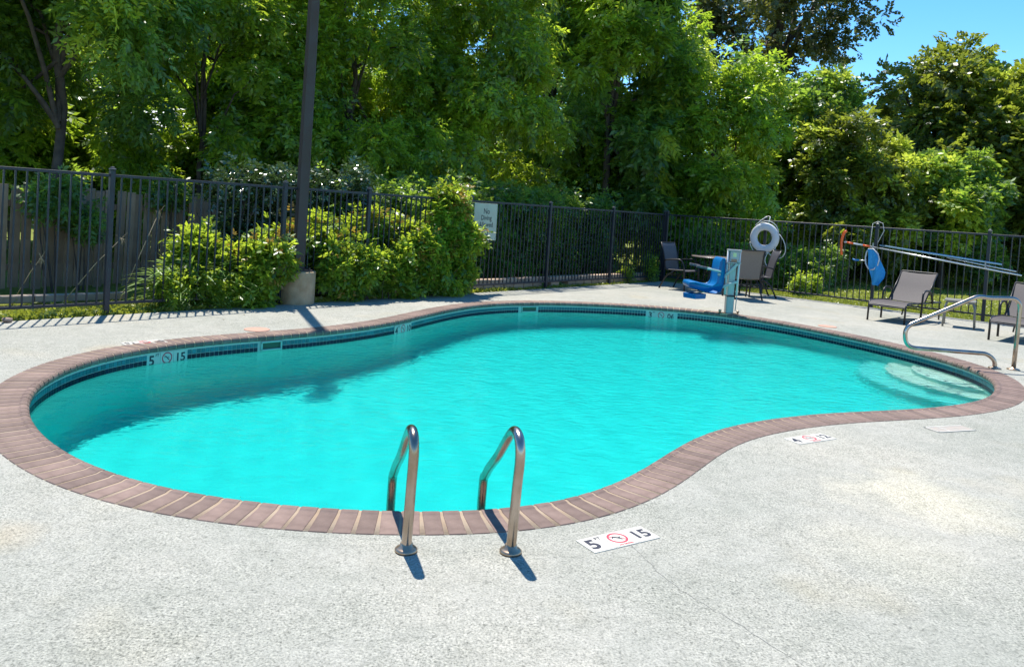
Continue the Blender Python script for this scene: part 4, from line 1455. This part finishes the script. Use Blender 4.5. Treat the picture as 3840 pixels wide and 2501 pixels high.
tree('mid green tree filling in between the frond leaved tree and the rounded tree', X(1480, 25.5), 25.5, 2.8, .5, 8.5, LF['mid'], 7000, 26, 1.3, .08, 34, droop=.4, L=.13, Wd=.06, limbs=5)
tree('leaning dark tree behind the frond leaved tree', X(1260, 27), 27, 3.2, .7, 12.5, LF['dark'], 6500, 16, 1.3, .13, 26, droop=.45, L=.18, Wd=.08)

# woodland behind everything, reads as one dark mass
rng = np.random.RandomState(77)
nC = 150
cx_ = rng.uniform(-30, 13.5, nC); cy_ = rng.uniform(36, 41, nC); cz_ = rng.uniform(.3, 1, nC) * np.where(cx_ > 1.5, 4.6, np.where(cx_ > -6, 7.5, 10.))
c2 = rng.uniform(13, 40, 60)
Cc = np.concatenate([np.column_stack([cx_, cy_, cz_]), np.column_stack([c2, rng.uniform(38, 44, 60), rng.uniform(.8, 4.6, 60)])])
# leave the house at the left visible
Cc = Cc[~((Cc[:, 0] < -9) & (Cc[:, 0] > -19) & (Cc[:, 2] < 4.4))]
rad = rng.uniform(1.3, 2.3, len(Cc))
pos, dr, idx = clump_cloud(Cc, rad, 30000, rng, .3, (.5, 1.05))
pos = np.maximum(pos, [-1e9, -1e9, .0])
tint = np.clip(rng.uniform(0, 1, len(Cc))[idx] * .6 + rng.uniform(0, .4, len(idx)), 0, 1)
link('woodland', leaves_mesh('woodland', pos, dr, LF['dark'], rng, 6, .30, .17, .45, tint=tint), kind='stuff', label='dark mass of woodland far behind the garden trees', category='woodland')

# house glimpsed through the leaves at the left
hs_ = thing('house', 'pale sunlit house glimpsed through the leaves behind the left trees', 'house', (-14.2, 30, 0), R(12))
mb = MB(); mb.box((0, 0, 1.5), (9, 6, 3.0)); part('wall', mb, M['house'], hs_)
mb = MB(); mb.add([(-4.9, -3.4, 2.9), (4.9, -3.4, 2.9), (4.9, 0, 4.5), (-4.9, 0, 4.5), (4.9, 3.4, 2.9), (-4.9, 3.4, 2.9), (-4.9, -3.4, 2.75), (4.9, -3.4, 2.75), (4.9, 3.4, 2.75), (-4.9, 3.4, 2.75)],
           [(0, 1, 2, 3), (3, 2, 4, 5), (6, 7, 1, 0), (5, 4, 8, 9), (0, 3, 5, 9, 6), (1, 7, 8, 4, 2), (9, 8, 7, 6)]); part('roof', mb, M['roof'], hs_)
for x in (-2.5, 0.4, 3):
    mb = MB(); mb.box((x, -3.02, 1.6), (1.1, .06, 1.1), ch=.01); w_ = part('window', mb, M['white'], hs_)
    mb = MB(); mb.box((x, -3.055, 1.6), (.95, .02, .95)); part('pane', mb, M['glass'], w_)

# ------------------------------------------------------------------ hedges and shrubs
def shrub(name, label, cat, pts, n, mat, seed, nleaf=7, L=.088, Wd=.044, rach=.14, droop=.1, tips=0., z_floor=.0, group='shrubs along the left fence', flat=1., stem_h=.5, shell=(.35, 1.05), up=0.):
    """pts: list of (x, y, z, r) blobs"""
    rng = np.random.RandomState(seed)
    A = np.array(pts, float)
    o_ = np.array([A[:, 0].mean(), A[:, 1].mean(), 0])
    t = thing(name, label, cat, (o_[0], o_[1], 0), 0, group)
    # break every blob into smaller uneven clumps
    C2, R2 = [], []
    for x_, y_, z_, r_ in A:
        for _ in range(12):
            d = rng.normal(0, 1, 3); d /= np.linalg.norm(d)
            C2.append(np.array([x_, y_, z_]) - o_ + d * r_ * rng.uniform(.2, .82)); R2.append(r_ * rng.uniform(.24, .46))
    C2, R2 = np.array(C2), np.array(R2)
    pos, dr, idx = clump_cloud(C2, R2, n, rng, droop - up, shell, flat)
    sh_ = rng.uniform(0, 1, len(pos)) < .09
    ext = rng.uniform(.04, .24, (len(pos), 1)) * sh_[:, None]
    dn = dr / np.linalg.norm(dr, axis=1)[:, None]
    pos = pos + (dn * .5 + np.array([0, 0, .8])) * ext
    k = pos[:, 2] > z_floor
    pos, dr, idx = pos[k], dr[k], idx[k]
    ct = rng.uniform(0, 1, len(C2))
    tint = np.clip(ct[idx] * .6 + rng.uniform(0, .4, len(idx)), 0, 1)
    if tips > 0:
        hi = (rng.uniform(0, 1, len(pos)) < .04) | ((ct[idx] > 1 - tips) & (pos[:, 2] > np.percentile(pos[:, 2], 45)))
        hi &= rng.uniform(0, 1, len(pos)) < .55
        link('foliage', leaves_mesh('foliage', pos[~hi], dr[~hi], mat, rng, nleaf, L, Wd, rach, tint=tint[~hi], curl=.3), t)
        link('reddish_tips', leaves_mesh('reddish_tips', pos[hi], dr[hi], LF['red'], rng, nleaf, L * .8, Wd * .8, rach, tint=tint[hi], curl=.3), t)
    else:
        link('foliage', leaves_mesh('foliage', pos, dr, mat, rng, nleaf, L, Wd, rach, tint=tint, curl=.3), t)
    mb = MB()
    for x_, y_, z_, r_ in A:
        for _ in range(4):
            a = Vector((x_ - o_[0] + rng.normal(0, .08), y_ - o_[1] + rng.normal(0, .08), -.05))
            b = Vector((x_ - o_[0] + rng.normal(0, r_ * .5), y_ - o_[1] + rng.normal(0, r_ * .5), z_ + r_ * .3))
            mb.tube([a, (a + b) / 2 + Vector((rng.normal(0, .04), rng.normal(0, .04), 0)), b], [.012, .009, .005], 5, caps=False)
    part('stems', mb, M['bark'], t, kind='stuff')
    return t

def sp(s_, off_, z, r):
    p = lpt(s_, z, off_)
    return (p[0], p[1], z, r)
# dark evergreen hedge close behind the middle part of the fence
for k, (a, b, seed) in enumerate(((.2, 2.6, 31), (2.8, 5.2, 32), (5.4, 7.8, 33))):
    pts = [sp(a + (b - a) * t, -1.75 + .15 * math.sin(7 * t), zz, .60) for t in (.1, .35, .65, .9) for zz in (.35, 1.05, 1.7)]
    shrub('hedge', ('dark evergreen hedge section right behind the fence corner', 'dark evergreen hedge section behind the middle fence panels', 'dark evergreen hedge section behind the No Diving sign')[k], 'hedge',
          pts, 5200, LF['dark'], seed, nleaf=6, L=.10, Wd=.05, rach=.16, droop=.25, group='dark hedge sections behind the fence')
# glossy dark hedge behind the left shrubs
shrub('glossy_hedge', 'tall dark hedge with glinting leaves behind the left shrubs', 'hedge', [sp(9.2 + .7 * t, -1.35, zz, .55) for t in range(4) for zz in (.4, 1.1, 1.75)] , 6500, LF['glossy'], 35, nleaf=6, L=.075, Wd=.042, rach=.12, droop=.1, group='dark hedge sections behind the fence')
shrub('hedge', 'dark hedge section between the glossy hedge and the No Diving sign', 'hedge', [sp(7.9 + .75 * t, -1.4, zz, .55) for t in range(3) for zz in (.4, 1.1, 1.6)], 3600, LF['dark'], 36, nleaf=6, L=.08, Wd=.04, rach=.14, droop=.2, group='dark hedge sections behind the fence')
# leafy overhang in front of the board fence
shrub('climber', 'dark leafy branches hanging over the board fence', 'climbing plant', [(-6.75, 11.4, 1.45, .34), (-6.5, 11.75, 1.15, .3), (-7.45, 10.4, .95, .26), (-5.75, 13.0, 1.62, .3)], 1300, LF['dark'], 37, nleaf=8, L=.085, Wd=.038, rach=.2, droop=.6)
# lit nandina shrubs behind the fence
shrub('shrub', 'yellow green shrub behind the fence next to the lamp post', 'shrub', [sp(10.9, -.42, .82, .42), sp(10.45, -.4, .95, .44), sp(11.35, -.35, .65, .38)], 4200, LF['nandina'], 41, tips=.15)
shrub('shrub', 'sunlit shrub behind the fence panel right of the lamp post', 'shrub', [sp(9.95, -.42, .85, .42), sp(9.4, -.45, .95, .45), sp(8.85, -.4, 1.0, .45), sp(9.7, -.4, .6, .4)], 5200, LF['nandina'], 42, tips=.18)
shrub('shrub', 'leafy green shrub behind the fence left of the lamp post', 'shrub', [sp(12.0, -.38, .50, .42), sp(12.5, -.42, .42, .42), sp(12.35, -.5, .75, .33)], 3800, LF['nandina'], 43, tips=.12)
# shrubs growing through to the deck side
shrub('shrub', 'shrub spilling over the left side of the concrete footing', 'shrub', [sp(11.62, .10, .52, .30), sp(11.85, .05, .25, .30), sp(11.6, .0, .66, .30)], 3000, LF['nandina'], 44, tips=.1)
shrub('shrub', 'shrub with orange tips just right of the concrete footing', 'shrub', [sp(10.35, .02, .62, .34), sp(10.15, .12, .28, .32), sp(9.85, .06, .5, .32)], 3600, LF['nandina'], 45, tips=.22)
shrub('shrub', 'low broad shrub on the deck edge under the third fence post', 'shrub', [sp(9.4, .1, .42, .36), sp(9.05, .12, .22, .30), sp(8.75, .08, .48, .36), sp(9.1, .02, .62, .3)], 4000, LF['nandina'], 46, tips=.22)
shrub('shrub', 'green shrub between the low broad shrub and the tall shrub', 'shrub', [sp(8.3, .05, .58, .42), sp(8.15, .12, .25, .34), sp(8.55, 0, .85, .36), sp(8.2, 0, 1.0, .33)], 5200, LF['nandina'], 47, tips=.25)
shrub('tall_shrub', 'tall shrub with rusty tips growing above the fence beside the No Diving sign', 'shrub', [sp(7.85, 0, 1.45, .44), sp(7.95, .02, 1.72, .34), sp(7.65, .03, .95, .44), sp(8.1, .0, 1.05, .42), sp(7.7, .08, .42, .40), sp(7.6, .0, .7, .24), sp(7.68, .0, 1.25, .24)], 9000, LF['nandina'], 48, tips=.22)
# big-leafed low plants by the deck
def rosette(label, x, y, n, L, Wd, mat, seed, h=.0, name='broadleaf_plant', arch=.5, spread=.6):
    rng = np.random.RandomState(seed)
    t = thing(name, label, 'plant', (x, y, 0), 0, 'low plants at the deck edge')
    mb = MB()
    stems = MB()
    tv = []
    for i in range(n):
        a = rng.uniform(0, 2 * math.pi); el = rng.uniform(.15, 1.2)
        l_ = L * rng.uniform(.6, 1.15); z0 = h * rng.uniform(.2, 1)
        d = Vector((math.cos(a), math.sin(a), 0)); sdv = Vector((-math.sin(a), math.cos(a), 0))
        b = Vector((rng.normal(0, .05), rng.normal(0, .05), z0)) + d * .03
        pts = []
        for j in range(6):
            tt = j / 5
            p = b + d * (l_ * tt * math.cos(el) * (1 + .2 * tt)) + Vector((0, 0, l_ * (tt * math.sin(el) - arch * tt * tt * .8)))
            pts.append(p)
        w = Wd * rng.uniform(.8, 1.2)
        prof_w = (.35, .85, 1., .85, .5, .02)
        v = []
        for p, k in zip(pts, prof_w):
            v += [p - sdv * w * k / 2 + Vector((0, 0, .15 * w * k)), p, p + sdv * w * k / 2 + Vector((0, 0, .15 * w * k))]
        v = [Vector((q.x, q.y, max(q.z, .006))) for q in v]
        mb.add(v, [(3 * j + k, 3 * j + k + 1, 3 * j + k + 4, 3 * j + k + 3) for j in range(5) for k in range(2)], True)
        tv += [rng.uniform(0, 1)] * 10
    me = mb.mesh('leaves', mat)
    at_ = me.attributes.new('tint', 'FLOAT', 'FACE'); at_.data.foreach_set('value', np.array(tv, np.float32))
    link('leaves', me, t)
    return t
for k, (s_, o_, L_, lab) in enumerate(((9.62, .20, .34, 'broad leaved plant at the deck edge right of the footing'), (9.25, .20, .36, 'broad leaved plant at the deck edge under the third fence post'), (8.72, .20, .30, 'broad leaved plant left of the tall shrub'), (9.9, .22, .26, 'small broad leaved plant close to the footing'))):
    p = lpt(s_, 0, o_)
    rosette(lab, p[0], p[1], 34, L_, .075, LF['strap'], 60 + k, h=.28)
for k, (s_, o_, L_, lab) in enumerate(((12.75, -.2, .62, 'arching strap leaved plant behind the fence at the left'), (12.35, -.22, .66, 'tall arching strap leaved plant behind the second fence panel'), (12.0, -.15, .55, 'strap leaved plant left of the footing shrub'), (13.05, -.2, .4, 'small strap leaved plant nearest the left fence post'))):
    p = lpt(s_, 0, o_)
    rosette(lab, p[0], p[1], 90, L_, .035, LF['strap'], 70 + k, h=.45, name='strap_leaf_plant', arch=.55)
shrub('shrub', 'fern like grey green shrub at the foot of the second fence panel', 'shrub', [sp(12.9, -.1, .25, .27), sp(12.45, -.05, .25, .28), sp(12.05, .0, .24, .28)], 3200, LF['nandina'], 50, nleaf=8, L=.05, Wd=.02, rach=.14)
for k, (s_, o_, lab) in enumerate(((.55, .0, 'small yellow green vine climbing at the fence corner'), (1.5, -.1, 'little weed growing on the garden blocks near the corner'))):
    q_ = lpt(s_, 0, o_)
    shrub('vine', lab, 'plant', [(q_[0], q_[1], .25, .13), (q_[0], q_[1], .55 - .3 * k, .10)], 260, LF['nandina'], 90 + k, nleaf=5, L=.06, Wd=.035, group='low plants at the deck edge')
# dry stalks leaning among the weeds
for k, (a, b, lab) in enumerate((((-5.35, 10.6), (-5.0, 10.9, 1.25), 'dry brown stalk with a feathery seed head behind the second fence panel'), ((-5.9, 10.2), (-5.3, 10.5, .9), 'thin dry stalk leaning right beside the left fence post'), ((-6.6, 10.3), (-6.2, 10.2, .6), 'short dry stalk bending over in front of the board fence'))):
    mb = MB(); o_ = Vector((a[0], a[1], 0)); e_ = Vector(b) - o_
    mb.tube([(0, 0, 0), e_ * .5 + Vector((.03, 0, .08)), e_], [.007, .005, .003], 5)
    d = thing('dry_stalk', lab, 'dry plant', o_); part('stem', mb, M['dry'], d)
    mb = MB()
    for _ in range(26):
        q = e_ + Vector((random.gauss(0, .03), random.gauss(0, .03), random.gauss(-.02, .05)))
        mb.bar(e_, q, .003)
    part('seed_head', mb, M['dry'], d)

# weeds and grass
def scatter(name, label, cat, P, n, mat, seed, L, Wd, nleaf=4, rach=.05, up=1.1):
    rng = np.random.RandomState(seed)
    dr = rng.normal(0, .5, (n, 3)) + np.array([0, 0, up])
    return link(name, leaves_mesh(name, P, dr, mat, rng, nleaf, L, Wd, rach), kind='stuff', label=label, category=cat)
rng = np.random.RandomState(5)
n = 5200
a = rng.uniform(6, 19, n); o_ = -rng.exponential(.32, n) + .08
P = np.array([lpt(s_, -.03, q) for s_, q in zip(a, o_)])
scatter('weeds', 'low yellow green weeds growing along the foot of the left fence', 'weeds', P, n, LF['weeds'], 81, .05, .028, 5, .06)
n = 3600
a = rng.uniform(.2, 6.5, n); o_ = -rng.uniform(-.05, .25, n)
P = np.array([lpt(s_, -.03, q) for s_, q in zip(a, o_)])
scatter('weeds', 'sparse weeds between the fence foot and the garden blocks', 'weeds', P[:1400], 1400, LF['weeds'], 82, .045, .02, 4, .05)
n = 26000
a = rng.uniform(.3, 16, n); q = rng.exponential(3.2, n) + .02
P = np.array([rpt(s_, -.035, -qq) for s_, qq in zip(a, q)])
scatter('grass', 'mown lawn grass with dappled light beyond the right fence', 'grass', P, n, LF['weeds'], 83, .05, .014, 4, .02)
# low undergrowth at the feet of the trees beyond the lawn
shrub('undergrowth', 'dark undergrowth behind the life ring at the edge of the lawn', 'shrub', [(7.2, 20.8, .4, .6), (8.0, 21.2, .5, .6), (6.3, 21.2, .6, .7), (5.3, 21.0, .8, .8), (9.2, 22.5, .5, .7)], 5200, LF['dark'], 52, nleaf=6, L=.10, Wd=.05, rach=.16, group='undergrowth beyond the lawn')
shrub('undergrowth', 'small sunlit bush in the grass right of the life ring', 'shrub', [(7.15, 19.0, .22, .25), (7.6, 19.5, .2, .25)], 900, LF['nandina'], 53, nleaf=6, L=.07, Wd=.035, group='undergrowth beyond the lawn')
shrub('undergrowth', 'shaded undergrowth along the far side of the lawn behind the poles', 'shrub', [(10.5 + k * 1.5, 26.5 + .35 * k, .7, .9) for k in range(6)], 6500, LF['dark'], 54, nleaf=6, L=.13, Wd=.07, rach=.2, group='undergrowth beyond the lawn')

# a few dry leaves blown on to the deck, most of them along the shrubs
rng = np.random.RandomState(9)
n = 70
s_ = rng.uniform(6.5, 13, n); o_ = .16 + rng.exponential(.35, n)
P = np.array([lpt(a, .004, b) for a, b in zip(s_, o_)])
v, f, tv = [], [], []
for k, p in enumerate(P):
    a = rng.uniform(0, 6.28); l_ = rng.uniform(.012, .028); w_ = l_ * .4
    d = np.array([math.cos(a), math.sin(a), 0]); e = np.array([-d[1], d[0], 0])
    v += [tuple(p - d * l_), tuple(p + e * w_ + (0, 0, .004)), tuple(p + d * l_ + (0, 0, .003)), tuple(p - e * w_ + (0, 0, .002))]
    f.append((4 * k, 4 * k + 1, 4 * k + 2, 4 * k + 3))
mb = MB(); mb.add(v, f)
link('fallen_leaves', mb.mesh('fallen_leaves', material('dry_leaf', (.20, .12, .05), .8, var=(.12, .10, .03), var_scale=8)), kind='stuff', label='few small dry leaves on the deck along the shrubs', category='fallen leaves')
